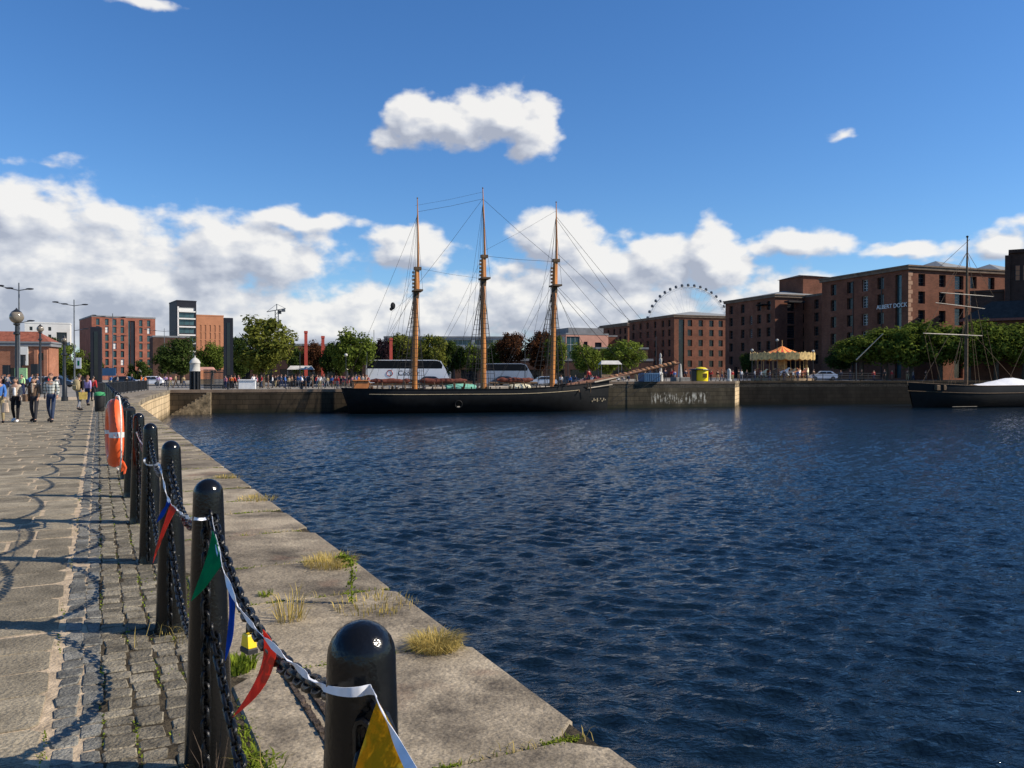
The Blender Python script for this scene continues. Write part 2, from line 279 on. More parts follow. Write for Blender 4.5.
# ------------------------------------------------------------------ mesh builder
class MB:
    def __init__(s): s.v = []; s.f = []; s.mi = []; s.cur = 0
    def add(s, vs, fs):
        o = len(s.v); s.v += [tuple(v) for v in vs]; s.f += [tuple(i + o for i in f) for f in fs]; s.mi += [s.cur] * len(fs); return s
    def quad(s, a, b, c, d): return s.add((a,b,c,d), ((0,1,2,3),))
    def tri(s, a, b, c): return s.add((a,b,c), ((0,1,2),))
    def box(s, x0, x1, y0, y1, z0, z1, ch=0):
        if ch:
            c = ch
            vs = [(x,y,z) for z,i in ((z0,0),(z1-c,0),(z1,c)) for x,y in ((x0+i,y0+i),(x1-i,y0+i),(x1-i,y1-i),(x0+i,y1-i))]
            fs = [(3,2,1,0),(8,9,10,11)]
            for k in (0,4):
                for i in range(4):
                    j = (i+1)%4; fs.append((k+i,k+j,k+4+j,k+4+i))
            return s.add(vs, fs)
        vs = [(x0,y0,z0),(x1,y0,z0),(x1,y1,z0),(x0,y1,z0),(x0,y0,z1),(x1,y0,z1),(x1,y1,z1),(x0,y1,z1)]
        return s.add(vs, [(3,2,1,0),(4,5,6,7),(0,1,5,4),(1,2,6,5),(2,3,7,6),(3,0,4,7)])
    def obox(s, o, ux, uy, w, d, z0, z1):
        o = Vector(o); a = Vector((*ux,0)); b = Vector((*uy,0))
        p = [o, o + a*w, o + a*w + b*d, o + b*d]
        vs = [(q.x,q.y,z0) for q in p] + [(q.x,q.y,z1) for q in p]
        return s.add(vs, [(3,2,1,0),(4,5,6,7),(0,1,5,4),(1,2,6,5),(2,3,7,6),(3,0,4,7)])
    def tube(s, pts, r, n=8, cap=True):
        pts = [Vector(p) for p in pts]
        rs = r if isinstance(r, (list, tuple)) else [r] * len(pts)
        vs = []; prev = None
        for i, p in enumerate(pts):
            d = (pts[min(i+1,len(pts)-1)] - pts[max(i-1,0)])
            d = d.normalized() if d.length > 1e-9 else Vector((0,0,1))
            if prev is None:
                a = d.orthogonal().normalized()
            else:
                a = (prev - d * prev.dot(d))
                a = a.normalized() if a.length > 1e-6 else d.orthogonal().normalized()
            prev = a; b = d.cross(a)
            for k in range(n):
                t = 2*math.pi*k/n; vs.append(p + (a*math.cos(t) + b*math.sin(t)) * rs[i])
        fs = []
        for i in range(len(pts)-1):
            for k in range(n):
                k2 = (k+1)%n; fs.append((i*n+k, i*n+k2, (i+1)*n+k2, (i+1)*n+k))
        if cap:
            fs.append(tuple(range(n-1,-1,-1))); fs.append(tuple((len(pts)-1)*n + k for k in range(n)))
        return s.add(vs, fs)
    def lathe(s, prof, n=20, c=(0,0,0), sx=1, sy=1):
        vs = []; cx, cy, cz = c
        for r, z in prof:
            for k in range(n):
                t = 2*math.pi*k/n; vs.append((cx + r*math.cos(t)*sx, cy + r*math.sin(t)*sy, cz + z))
        fs = []
        for i in range(len(prof)-1):
            for k in range(n):
                k2 = (k+1)%n; fs.append((i*n+k, i*n+k2, (i+1)*n+k2, (i+1)*n+k))
        fs.append(tuple(range(n-1,-1,-1))); fs.append(tuple((len(prof)-1)*n+k for k in range(n)))
        return s.add(vs, fs)
    def ball(s, c, r, n=12, m=8):
        rx, ry, rz = r if isinstance(r, (list,tuple)) else (r,r,r)
        prof = [(max(math.sin(math.pi*i/m),.02), -math.cos(math.pi*i/m)*rz) for i in range(m+1)]
        return s.lathe(prof, n, c, rx, ry)
    def ring(s, c, R0, r0, ax='y', n=24, k=8, squash=1):
        vs = []
        for i in range(n):
            a = 2*math.pi*i/n
            for j in range(k):
                b = 2*math.pi*j/k; q = R0 + r0*math.cos(b); h = r0*math.sin(b)*squash
                p = {'y': (q*math.cos(a), h, q*math.sin(a)), 'x': (h, q*math.cos(a), q*math.sin(a)), 'z': (q*math.cos(a), q*math.sin(a), h)}[ax]
                vs.append((c[0]+p[0], c[1]+p[1], c[2]+p[2]))
        fs = [(i*k+j, ((i+1)%n)*k+j, ((i+1)%n)*k+(j+1)%k, i*k+(j+1)%k) for i in range(n) for j in range(k)]
        return s.add(vs, fs)
    def prism(s, poly, z0, z1):
        n = len(poly); vs = [(p[0],p[1],z0) for p in poly] + [(p[0],p[1],z1) for p in poly]
        fs = [tuple(range(n-1,-1,-1)), tuple(range(n,2*n))] + [(i,(i+1)%n,n+(i+1)%n,n+i) for i in range(n)]
        return s.add(vs, fs)
    def extrude(s, poly, ax0, ax1):
        # poly in (x,z), extruded along y
        n = len(poly); vs = [(p[0],ax0,p[1]) for p in poly] + [(p[0],ax1,p[1]) for p in poly]
        fs = [tuple(range(n)), tuple(range(2*n-1,n-1,-1))] + [((i+1)%n,i,n+i,n+(i+1)%n) for i in range(n)]
        return s.add(vs, fs)
    def mesh(s, name, mats, smooth=False, fix=True):
        me = bpy.data.meshes.new(name); me.from_pydata(s.v, [], s.f); me.update()
        for m in (mats if isinstance(mats, (list,tuple)) else [mats]): me.materials.append(m)
        me.polygons.foreach_set('material_index', s.mi)
        if fix and len(s.f) < 60000:
            bm = bmesh.new(); bm.from_mesh(me); bmesh.ops.recalc_face_normals(bm, faces=bm.faces); bm.to_mesh(me); bm.free()
        if smooth:
            me.polygons.foreach_set('use_smooth', [True]*len(me.polygons))
            try: me.set_sharp_from_angle(angle=R(smooth if smooth is not True else 40))
            except Exception: pass
        return me
    def build(s, name, mats, parent=None, smooth=False, fix=True):
        o = bpy.data.objects.new(name, s.mesh(name, mats, smooth, fix)); C.objects.link(o)
        if parent: o.parent = parent
        return o

def tag(o, label=None, cat=None, group=None, kind=None):
    if label: o['label'] = label
    if cat: o['category'] = cat
    if group: o['group'] = group
    if kind: o['kind'] = kind
    return o
def thing(name, label, cat, loc=(0,0,0), rz=0, group=None):
    o = bpy.data.objects.new(name, None); C.objects.link(o); o.empty_display_size = .2
    o.location = loc; o.rotation_euler = (0,0,rz)
    return tag(o, label, cat, group)
def inst(me, name, parent=None, loc=(0,0,0), rz=0, scale=None, m=None):
    o = bpy.data.objects.new(name, me); C.objects.link(o); o.location = loc; o.rotation_euler = (0,0,rz)
    if scale: o.scale = scale
    if parent: o.parent = parent
    if m:
        ms = m if isinstance(m, (list,tuple)) else [m]
        for sl, mm in zip(o.material_slots, ms): sl.link = 'OBJECT'; sl.material = mm
    return o
def dup(root, loc, rz=None, label=None):
    r = root.copy(); C.objects.link(r); r.location = loc
    if rz is not None: r.rotation_euler = (0,0,rz)
    if label: r['label'] = label
    for ch in list(root.children):
        c = ch.copy(); C.objects.link(c); c.parent = r
        for g in list(ch.children):
            d = g.copy(); C.objects.link(d); d.parent = c
    return r
def skin(verts, edges, radii, sub=1, root=0):
    me = bpy.data.meshes.new('t'); me.from_pydata(verts, edges, []); me.update()
    o = bpy.data.objects.new('t', me); C.objects.link(o)
    md = o.modifiers.new('s', 'SKIN'); md.use_smooth_shade = True; md.branch_smoothing = .3
    for i, r in enumerate(radii):
        d = me.skin_vertices[0].data[i]; d.radius = r if isinstance(r, tuple) else (r, r); d.use_root = (i == root)
    if sub:
        sb = o.modifiers.new('u', 'SUBSURF'); sb.levels = sub; sb.render_levels = sub
    dg = bpy.context.evaluated_depsgraph_get(); dg.update()
    out = bpy.data.meshes.new_from_object(o.evaluated_get(dg))
    bpy.data.objects.remove(o); bpy.data.meshes.remove(me)
    return out
def text_mesh(txt, size, m, depth=.01):
    cu = bpy.data.curves.new('t', 'FONT'); cu.body = txt; cu.size = size; cu.extrude = depth; cu.align_x = 'CENTER'
    o = bpy.data.objects.new('t', cu); C.objects.link(o)
    dg = bpy.context.evaluated_depsgraph_get(); dg.update()
    me = bpy.data.meshes.new_from_object(o.evaluated_get(dg)); bpy.data.objects.remove(o); bpy.data.curves.remove(cu)
    me.materials.clear(); me.materials.append(m); return me
# ------------------------------------------------------------------ quay frame: u along the bollard row, v towards the water
DU = Vector((-.451, .893, 0)).normalized(); DV = Vector((DU.y, -DU.x, 0))
QA = math.atan2(DU.y, DU.x)
def Q(u, v, z=0): return DU * u + DV * v + Vector((0,0,z))
def G(p, y, z=0):
    D = F * (CAMZ - z) / (y - HZ); return Vector((px(p, D), D, z))
WZ = -2.6
# ---- basin outline
near0 = Q(-70, 2.0); bend = Q(52, 2.0)
far0 = Vector((-37.36,89.5,0))
curve = [bend, Vector((-24.3,53.6,0)), Vector((-26.9,60.2,0)), Vector((-29.4,67,0)), Vector((-32.2,75,0)), Vector((-34.9,83,0)), far0]
FD = Vector((.957,.290,0)).normalized(); FN = Vector((FD.y,-FD.x,0))        # far wall direction and its normal to the water
far1 = Vector((8.5,102.9,0)); prom = Vector((29.7,109.2,0)); rec0 = Vector((32.2,116.2,0)); rec1 = Vector((72,122.2,0)); rec2 = Vector((430,-39,0))
RZ = .8                                                                      # the right hand quay stands higher
basin = [near0] + curve + [far1, prom, rec0, rec1, rec2]
g = MB()
pts = basin + [Vector((4000,-39,0)), Vector((4000,4000,0)), Vector((-4000,4000,0)), Vector((-4000,-600,0)), Vector((near0.x,-600,0))]
g.add([(p.x,p.y,-.045) for p in pts], [tuple(range(len(pts)))])
tag(g.build('ground', M['paving']), kind='structure')
import numpy as np
def water_mesh():
    xs = np.concatenate(([-70,-60,-52], np.arange(-46,96,.125), [100,130,200,440])); ys = [-70,-30,-5]; y = 5.
    while y < 128: ys.append(y); y += max(.07, .0031*y)
    ys = np.array(ys + [150,200,260]); X, Y = np.meshgrid(xs, ys); dy = np.gradient(ys)[:,None] + 0*X
    rg = np.random.RandomState(4); Z = np.zeros_like(X)
    for k in range(60):
        lam = .25*(.68/.25)**rg.rand(); th = math.radians(236) + rg.normal(0,.52); kx, ky = math.cos(th)*2*math.pi/lam, math.sin(th)*2*math.pi/lam
        slope = .056; A = slope*lam/(2*math.pi)
        damp = np.clip((lam/np.maximum(dy*abs(math.sin(th)) + .125*abs(math.cos(th)), .05) - 2.0)/1.4, 0, 1)
        ph = kx*X + ky*Y + rg.rand()*6.28 + .8*np.sin(X*.07*rg.rand()+Y*.09*rg.rand()+k)
        Z += A*damp*(np.sin(ph) + .22*np.sin(2*ph+1.57))
    gust = .86 + .14*np.sin(X*.11+.6*np.sin(Y*.07))*np.sin(Y*.08+.5*np.sin(X*.05)+1) 
    Z *= gust * ((X > -46) & (X < 95) & (Y > 5.5) & (Y < 127))
    n, m = X.shape; V = np.stack([X,Y,Z+WZ],-1).reshape(-1,3); I = np.arange(n*m).reshape(n,m)
    Fc = np.stack([I[:-1,:-1],I[:-1,1:],I[1:,1:],I[1:,:-1]],-1).reshape(-1,4)
    me = bpy.data.meshes.new('water'); me.vertices.add(len(V)); me.vertices.foreach_set('co', V.ravel().astype(np.float32))
    me.loops.add(Fc.size); me.loops.foreach_set('vertex_index', Fc.ravel().astype(np.int32)); me.polygons.add(len(Fc)); me.polygons.foreach_set('loop_start', np.arange(0,Fc.size,4,dtype=np.int32)); me.polygons.foreach_set('loop_total', np.full(len(Fc),4,dtype=np.int32))
    me.update(calc_edges=True); me.polygons.foreach_set('use_smooth', [True]*len(Fc)); me.materials.append(M['water']); return me
tag(inst(water_mesh(), 'water'), kind='structure')
# plaza on the far side (its own paving sheet), the raised right hand quay
g = MB(); rp = [far1, prom, rec0, rec1, rec2, Vector((900,-39,0)), Vector((900,900,0)), Vector((30,900,0)), Vector((9.5,112,0))]
g.prism([(p.x,p.y) for p in rp], -.04, RZ); tag(g.build('quay_pavement', M['paving']), kind='structure')
g = MB(); rd = [(-70,122),(8,132),(8,150),(-70,140)]
g.add([(x,y,-.035) for x,y in rd], [(0,1,2,3)]); tag(g.build('road', M['asphalt']), kind='structure')

def dock_wall(pl, zt, m, label, thick=.9, name='dock_wall', lip=True):
    mb = MB()
    n = len(pl); off = []
    for i in range(n):
        d = (pl[min(i+1,n-1)] - pl[max(i-1,0)]).normalized(); off.append(Vector((-d.y, d.x, 0)))
    for i in range(n-1):
        a, b = pl[i], pl[i+1]; c, d = b + off[i+1]*thick, a + off[i]*thick
        for (w, z0, z1) in ((0, -4.5, zt-.32),) :
            mb.add([(q.x,q.y,z0) for q in (a,b,c,d)] + [(q.x,q.y,z1) for q in (a,b,c,d)], [(0,1,5,4),(1,2,6,5),(2,3,7,6),(3,0,4,7),(4,5,6,7)])
    o = mb.build(name, m); tag(o, label, 'dock wall')
    cp = MB()
    for i in range(n-1):
        L = (pl[i+1]-pl[i]).length; k = max(1, round(L/1.6))
        for j in range(k):
            t0, t1 = j/k, (j+1)/k - .015/L
            a = pl[i].lerp(pl[i+1], t0) - off[i].lerp(off[i+1], t0)*.05; b = pl[i].lerp(pl[i+1], t1) - off[i].lerp(off[i+1], t1)*.05
            c = b + off[i].lerp(off[i+1], t1)*(thick+.05); d = a + off[i].lerp(off[i+1], t0)*(thick+.05); z1 = zt + rnd.uniform(0,.02)
            cp.add([(q.x,q.y,zt-.318) for q in (a,b,c,d)] + [(q.x,q.y,z1) for q in (a,b,c,d)], [(3,2,1,0),(0,1,5,4),(1,2,6,5),(2,3,7,6),(3,0,4,7),(4,5,6,7)])
    cp.build('coping_stone', M['coping'] if m is M['dock_light'] else M['stone'] if m is not M['dock_shade'] else M['dock_dark'], o)
    return o
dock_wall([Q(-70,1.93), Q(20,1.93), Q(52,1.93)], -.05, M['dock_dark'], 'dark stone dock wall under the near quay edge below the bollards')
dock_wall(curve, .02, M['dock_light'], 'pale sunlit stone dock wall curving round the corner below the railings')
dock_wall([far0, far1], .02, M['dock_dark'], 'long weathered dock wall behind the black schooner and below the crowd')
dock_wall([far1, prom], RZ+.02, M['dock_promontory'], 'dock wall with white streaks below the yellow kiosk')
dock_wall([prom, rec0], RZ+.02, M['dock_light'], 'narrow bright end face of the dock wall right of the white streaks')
dock_wall([rec0, rec1, rec2], RZ+.02, M['dock_shade'], 'dark shaded dock wall below the carousel and the moored ketch')
# stone slip in the corner
mb = MB()
for k in range(10):
    a = far0 + FD*(3.9 - k*.38); z = -.25 - k*.245
    mb.obox((a.x, a.y, 0), (FD.x,FD.y), (FN.x,FN.y), .38, 2.3 + k*.10, -4, z)
tag(mb.build('stone_steps', mat('slip stone', (.17,.13,.08), .9, var=.6, scale=1.6, speck=6)), 'worn stone steps running down to the water in the far left corner of the dock', 'steps')

# ------------------------------------------------------------------ near paving
def stone(mb, u0, u1, v0, v1, z, bev, jit, base=-.04):
    j = lambda: rnd.uniform(-jit, jit)
    tz = [z + rnd.uniform(-.004,.004) for _ in range(4)]
    c = [(u0+j(),v0+j()),(u1+j(),v0+j()),(u1+j(),v1+j()),(u0+j(),v1+j())]
    cu, cv = (u0+u1)/2, (v0+v1)/2
    # eight-sided outline so the corners are worn
    out = []
    for i in range(4):
        p, q, r_ = c[i-1], c[i], c[(i+1)%4]
        w = rnd.uniform(.06,.16) * min(u1-u0, v1-v0)
        for s in (p, r_):
            L = math.hypot(s[0]-q[0], s[1]-q[1]); out.append((q[0]+(s[0]-q[0])*w/L, q[1]+(s[1]-q[1])*w/L, tz[i]))
    n = 8; top = []
    for (a,b,t) in out:
        L = math.hypot(a-cu,b-cv); top.append((a+(cu-a)*bev/L, b+(cv-b)*bev/L, t))
    vs = [Q(a,b,base) for a,b,t in out] + [Q(a,b,t-bev*.7) for a,b,t in out] + [Q(a,b,t) for a,b,t in top]
    fs = [tuple(range(2*n,3*n))]
    for i in range(n):
        k = (i+1)%n; fs.append((i,k,n+k,n+i)); fs.append((n+i,n+k,2*n+k,2*n+i))
    mb.add(vs, fs)
mb = MB(); u = -1.5
while u < 62:
    h = rnd.uniform(.34,.58); v = -9.0 + rnd.uniform(0,.5)
    while v < -.32:
        w = rnd.uniform(.38,.95)
        v1 = min(v+w, -.235)
        if -.235 - v1 < .28: v1 = -.235
        if not (u > 24 and v1 < -7): stone(mb, u+.013, u+h-.013, v+.013, v1-.013, 0, .005, .014)
        v = v1
    u += h
tag(mb.build('pavement', M['flag_stone'], smooth=20), kind='structure')
mb = MB(); mb.add([Q(-2,-14,-.005), Q(70,-14,-.005), Q(70,-.02,-.005), Q(-2,-.02,-.005)], [(0,1,2,3)]); tag(mb.build('mortar_bed', M['mortar']), kind='structure')
mb = MB(); mb.add([Q(-2,-.019,-.006), Q(70,-.019,-.006), Q(70,1.99,-.006), Q(-2,1.99,-.006)], [(0,1,2,3)]); tag(mb.build('joint_bed', M['joint']), kind='structure')
mb = MB(); ms = MB()
for ci, (v0, v1) in enumerate(((-.20,-.092),(-.080,.008),(.020,.145),(.157,.283),(.295,.410),(.422,.545))):
    u = -1.5
    while u < 48:
        h = rnd.uniform(.11,.19) if ci < 2 else rnd.uniform(.10,.17)
        stone(mb if ci < 2 else ms, u+.006, u+h-.006, v0+rnd.uniform(-.012,.012), v1+rnd.uniform(-.012,.012), .002 + rnd.uniform(-.005,.003), .008, .008); u += h
o = mb.build('blue_setts', M['sett_blue'], smooth=25); tag(o, kind='structure')
o = ms.build('setts', M['sett'], smooth=25); tag(o, kind='structure')
mb = MB(); u = -1.6; cop = []
while u < 52:
    h = rnd.uniform(.95,1.6); cop.append(u); stone(mb, u+.009, u+h-.009, .615+rnd.uniform(-.02,.02), 2.02, .004, .016, .012, base=-.05); u += h
tag(mb.build('quay_edge_stones', M['coping'], smooth=25), kind='structure')
# verge beside the railings, past the straight
mb = MB(); mb.add([Q(48,-1.5,-.008)] + [Vector((p.x,p.y,-.008)) for p in curve] + [Vector((-40,90.4,-.008)), Vector((-36,76,-.008)), Vector((-31.5,62,-.008))], [tuple(range(4+len(curve)))])
tag(mb.build('gravel_verge', M['sand_joint']), kind='structure')
# rusty channel let into the coping
r = thing('iron_channel', 'two rusty ridged iron strips set lengthwise into the coping behind the nearest bollard', 'iron strip')
for vv, ww in ((.895,.028),(.965,.028)):
    m_ = MB(); u = 3.0
    while u < 4.68:
        L = rnd.uniform(.03,.06); a = Q(u, vv, 0); m_.obox((a.x,a.y,0), (DU.x,DU.y), (DV.x,DV.y), L*.92, ww + rnd.uniform(-.006,.006), -.02, .012 + rnd.uniform(0,.012)); u += L
    m_.build('strip', M['iron_rust'], r)

# ------------------------------------------------------------------ bollards and chains
SP = 2.172; U0, V0 = 1.373, .41
prof = [(.108,-.03),(.108,.0),(.100,.03),(.0965,.08),(.083,.45),(.0715,.80),(.064,1.0),(.060,1.12),(.0585,1.168)]
prof += [(.0585*math.cos(a), 1.168+.059*math.sin(a)) for a in (R(15),R(30),R(45),R(60),R(74),R(86))]
bol_me = MB().lathe(prof, 36).mesh('bollard_body', M['bollard'], smooth=50)
eye_me = MB().ring((0,0,0), .022, .007, 'y', 14, 6).mesh('chain_eye', M['chain'], smooth=50)
NB = 24
blabel = {0: 'nearest black domed bollard with the white tape round it and the yellow pennant', 1: 'second nearest black bollard with the green pennant hanging against it',
          2: 'third nearest black bollard standing behind the blue and red pennants', 3: 'black bollard just before the lifebuoy with the last loop of white tape', 4: 'black bollard with the orange lifebuoy hung on it'}
bpos = []
for k in range(-1, NB):
    jx = {0:-.007, 1:-.010}.get(k, rnd.uniform(-.012,.012))
    b = thing('bollard', blabel.get(k, 'black domed bollard of the quayside row beyond the lifebuoy' if k > 4 else 'black domed bollard of the row behind the camera'), 'bollard', Q(U0+SP*k, V0+jx), QA, 'black bollards along the quay')
    if k > 4: b.rotation_euler = (rnd.uniform(-.012,.012), rnd.uniform(-.012,.012), QA)
    inst(bol_me, 'body', b); [inst(eye_me, 'chain_eye', b, (sg*(.066 if z > 1 else .078),0,z)) for z in (1.085,.635) for sg in (-1,1)]; bpos.append(b.location.copy())

def chain_mesh(name, p0, p1, sag, pitch=.047, wr=.0072, a=.019, rad=.0165, seed=0):
    r_ = random.Random(seed)
    N = 200; pts = [p0.lerp(p1, i/N) + Vector((0,0,-4*sag*(i/N)*(1-i/N))) for i in range(N+1)]
    acc = [0]
    for i in range(N): acc.append(acc[-1] + (pts[i+1]-pts[i]).length)
    n = int(acc[-1]/pitch); mb = MB(); j = 0
    for q in range(n+1):
        t = acc[-1]*q/n
        while j < N-1 and acc[j+1] < t: j += 1
        f = (t-acc[j])/max(acc[j+1]-acc[j],1e-9); c = pts[j].lerp(pts[j+1], min(f,1)); T = (pts[j+1]-pts[j]).normalized()
        S = T.cross(Vector((0,0,1))).normalized(); U = S.cross(T)
        ang = R(45 if q % 2 else -45) + r_.uniform(-.25,.25); A = S*math.cos(ang) + U*math.sin(ang); Bn = T.cross(A)
        ring = []
        for s, cx in ((1, a), (-1, -a)):
            for e in range(5):
                th = R(-90 + 45*e) if s > 0 else R(90 + 45*e)
                ring.append((cx + rad*math.cos(th), rad*math.sin(th)))
        vs = []; K = 6; m_ = len(ring)
        for i, (x, y) in enumerate(ring):
            nx = x - (a if x > 0 else -a); L = math.hypot(nx, y) or 1; nx /= L; ny = y/L
            for k in range(K):
                b = 2*math.pi*k/K; o = math.cos(b)*wr
                vs.append(c + T*(x + nx*o) + A*(y + ny*o) + Bn*(math.sin(b)*wr))
        fs = [(i*K+k, ((i+1)%m_)*K+k, ((i+1)%m_)*K+(k+1)%K, i*K+(k+1)%K) for i in range(m_) for k in range(K)]
        mb.add(vs, fs)
    return mb.mesh(name, M['chain'], smooth=60)
up_me = [chain_mesh('upper_chain', Vector((.085,0,1.07)), Vector((SP-.085,0,1.07)), .165 + .02*i, seed=i) for i in range(2)]
lo_me = [chain_mesh('lower_chain', Vector((.095,0,.62)), Vector((SP-.095,0,.62)), .27 + .02*i, seed=i+5) for i in range(2)]
hang_me = chain_mesh('hanging_chain', Vector((-.078,0,1.05)), Vector((-.112,0,.06)), 0.0001, seed=9)
for k in range(0, NB-4):
    o = inst(hang_me, 'chain', None, bpos[k+1], QA + rnd.uniform(-.25,.05)); hl = {0:'short chain hanging straight down the nearest bollard',1:'short chain hanging straight down the second bollard',2:'short chain hanging straight down the third bollard',3:'short chain hanging straight down the bollard before the lifebuoy'}
    tag(o, hl.get(k, 'short chain hanging down a bollard of the row beyond the lifebuoy'), 'chain', 'short chains hanging down the bollards')
names = ['the first and second bollards', 'the second and third bollards', 'the third and fourth bollards', 'the fourth bollard and the lifebuoy']
for k in range(-1, NB-1):
    for w, ms_, nm in ((0, up_me, 'upper'), (1, lo_me, 'lower')):
        o = inst(ms_[k % 2], 'chain', None, Q(U0+SP*k, V0), QA)
        if 0 <= k < 4: lb = f'{nm} black iron chain sagging between {names[k]}'
        elif k < 0: lb = f'{nm} black iron chain running from the nearest bollard out of the picture'
        else: lb = f'{nm} black iron chain between bollards of the row beyond the lifebuoy'
        tag(o, lb, 'chain', f'{nm} chains between the bollards')

# ------------------------------------------------------------------ bunting
def PP(p, y, D): return Vector((px(p, D), D, pz(y, D)))
cp_ = [(136,432,8.6),(139,440,8.5),(148,452,7.4),(144,460,7.12),(147,465,7.1),(155,465,6.4),(158,464,5.35),(161,472,5.2),(166,495,4.7),(172,506,4.4),(184,516,3.75),(194,519,3.28),(203,519.5,3.255),(211,518,3.265),
       (214,533,3.15),(221,565,2.9),(238,608,2.55),(268,643,2.1),(300,672,1.75),(320,687,1.45),(329,691,1.36),(344,693.5,1.325),(358,693,1.322),(371,691,1.33),(376,700,1.29),(392,735,1.2),(420,790,1.08),(450,850,1.0)]
cpw = [PP(*c) for c in cp_]
def catmull(P_, n=8):
    out = []
    for i in range(len(P_)-1):
        p0, p1, p2, p3 = P_[max(i-1,0)], P_[i], P_[i+1], P_[min(i+2,len(P_)-1)]
        for k in range(n):
            t = k/n; out.append(.5*((2*p1) + (p2-p0)*t + (2*p0-5*p1+4*p2-p3)*t*t + (3*p1-p0-3*p2+p3)*t**3))
    return out + [P_[-1]]
bt = thing('bunting', 'white tape with triangular pennants strung along the bollards above the chains', 'bunting')
sp_ = catmull(cpw); mb = MB(); vs = []
for i, p in enumerate(sp_):
    T = (sp_[min(i+1,len(sp_)-1)] - sp_[max(i-1,0)]).normalized(); S = T.cross(Vector((0,-1,0))).normalized(); U = T.cross(S)
    sl_ = (sl_ if i else 0) + ((p - sp_[i-1]).length if i else 0); a = .75*math.sin(sl_*17) + .25*math.sin(sl_*41); w = .0072 + .0015*math.sin(sl_*23); A = (S*math.cos(a) + U*math.sin(a))*w; Bn = T.cross(A).normalized()*.0006
    vs += [p+A+Bn, p-A+Bn, p-A-Bn, p+A-Bn]
n = len(sp_)
fs = [(i*4+k, i*4+(k+1)%4, i*4+4+(k+1)%4, i*4+4+k) for i in range(n-1) for k in range(4)]
MB().add(vs, fs).build('tape', M['tape'], bt, smooth=60)
def pennant(a, b, tip, m, bulge=.02, bend=(0,0,0)):
    a, b, tip, bend = Vector(a), Vector(b), Vector(tip), Vector(bend); n = 10; mb = MB(); nrm = (b-a).cross(tip-a).normalized()
    rows = []
    for i in range(n+1):
        t = i/n; l = a.lerp(tip, t) + bend*(t*(1-t)*4); r_ = b.lerp(tip, t) + bend*(t*(1-t)*4); row = []
        for k in range(7):
            s = k/6; p = l.lerp(r_, s) + nrm*(bulge*math.sin(math.pi*s*1.5+t*4)*(1-t)*(.4+t)); row.append(p)
        rows.append(row)
    for off in (.0005, -.0005):
        vs = [p + nrm*off for row in rows for p in row]; mb.add(vs, [(i*7+k, i*7+k+1, i*7+8+k, i*7+7+k) for i in range(n) for k in range(6)])
    o = mb.build('pennant', m, bt, smooth=True, fix=False); return o
tag(pennant(PP(167,497,4.68), PP(171,505,4.45), PP(156,523,4.5), M['flag_blue']), 'blue pennant')
tag(pennant(PP(170,504,4.45), PP(176,511,4.15), PP(152,564,4.2), M['flag_red'], .008, bend=(-.01,0,0)), 'orange red pennant')
tag(pennant(PP(212,531,3.14), PP(222,566,2.9), PP(190,602,3.0), M['flag_green'], .008, bend=(.004,0,0)), 'green pennant')
tag(pennant(PP(226,577,2.8), PP(236,606,2.62), PP(224,662,2.72), M['flag_blue'], .01, bend=(.006,0,0)), 'second blue pennant')
tag(pennant(PP(262,630,2.18), PP(277,651,2.02), PP(231,719,2.13), M['flag_red'], .008, bend=(.026,0,0)), 'orange red pennant beside the padlock')
tag(pennant(PP(377,702,1.295), PP(426,800,1.06), PP(351,812,1.17), M['flag_yellow'], .012, bend=(-.012,0,0)), 'large yellow pennant')

# ------------------------------------------------------------------ padlock on the upper chain
pc = PP(248, 627, 2.47)
pl = thing('padlock', 'yellow padlock with a black base hanging from the upper chain beside the red pennant', 'padlock', pc, QA+.3)
mb = MB(); w0, w1 = .016, .0235
vs = []
for z, w, d in ((-.062,w1,.012),(-.060,w1+.001,.0135),(-.026,w0+.002,.0125),(-.022,w0,.010)):
    vs += [(-w,-d,z),(w,-d,z),(w,d,z),(-w,d,z)]
fs = [(3,2,1,0),(12,13,14,15)] + [(r_*4+i, r_*4+(i+1)%4, r_*4+4+(i+1)%4, r_*4+4+i) for r_ in range(3) for i in range(4)]
mb.add(vs, fs).build('body', M['yellow'], pl)
MB().box(-.027,.027,-.0155,.0155,-.078,-.0615,.004).build('base', M['black_rubber'], pl)
MB().tube([(-.012,0,-.024),(-.012,0,-.006),(-.0085,0,.003),(0,0,.0065),(.0085,0,.003),(.012,0,-.006),(.012,0,-.024)], .0036, 8).build('shackle', M['chain'], pl, smooth=60)

# ------------------------------------------------------------------ lifebuoy, hung edge-on
lb = thing('lifebuoy', 'orange lifebuoy ring with silver bands and white rope hung on a bollard', 'lifebuoy', (px(114,8.9), 8.9, 1.02), QA+R(3.5))
MB().ring((0,0,0), .287, .085, 'y', 40, 14, .86).build('ring', M['orange'], lb, smooth=60)
for a in (0, 90, 180, 270):
    mb = MB(); pts = [(.285*math.cos(R(a+t)), 0, .285*math.sin(R(a+t))) for t in (-5,-2.5,0,2.5,5)]
    mb.tube([(x*1.0,0,z*1.0) for x,_,z in pts], .0875, 14, cap=False); mb.v = [(x,y*.87,z) for x,y,z in mb.v]; mb.build('reflective_band', M['silver'], lb, smooth=60)
mb = MB()
for a0 in (45,135,225,315):
    pts = [((.392 + (.05*math.cos(R(t*2)) )) * math.cos(R(a0+t)), -.035, (.392+.05*math.cos(R(t*2)))*math.sin(R(a0+t))) for t in range(-45,46,9)]
    mb.tube(pts, .009, 6)
mb.build('grab_rope', M['rope'], lb, smooth=60)
mb = MB()
for i in range(5):
    x = -.26 + .12*i; mb.tube([(x,-.06,-.3),(x+.02,-.09,-.36),(x-.01+.02*i,-.08,-.42-.02*(i%2))], [.018,.014,.004], 6)
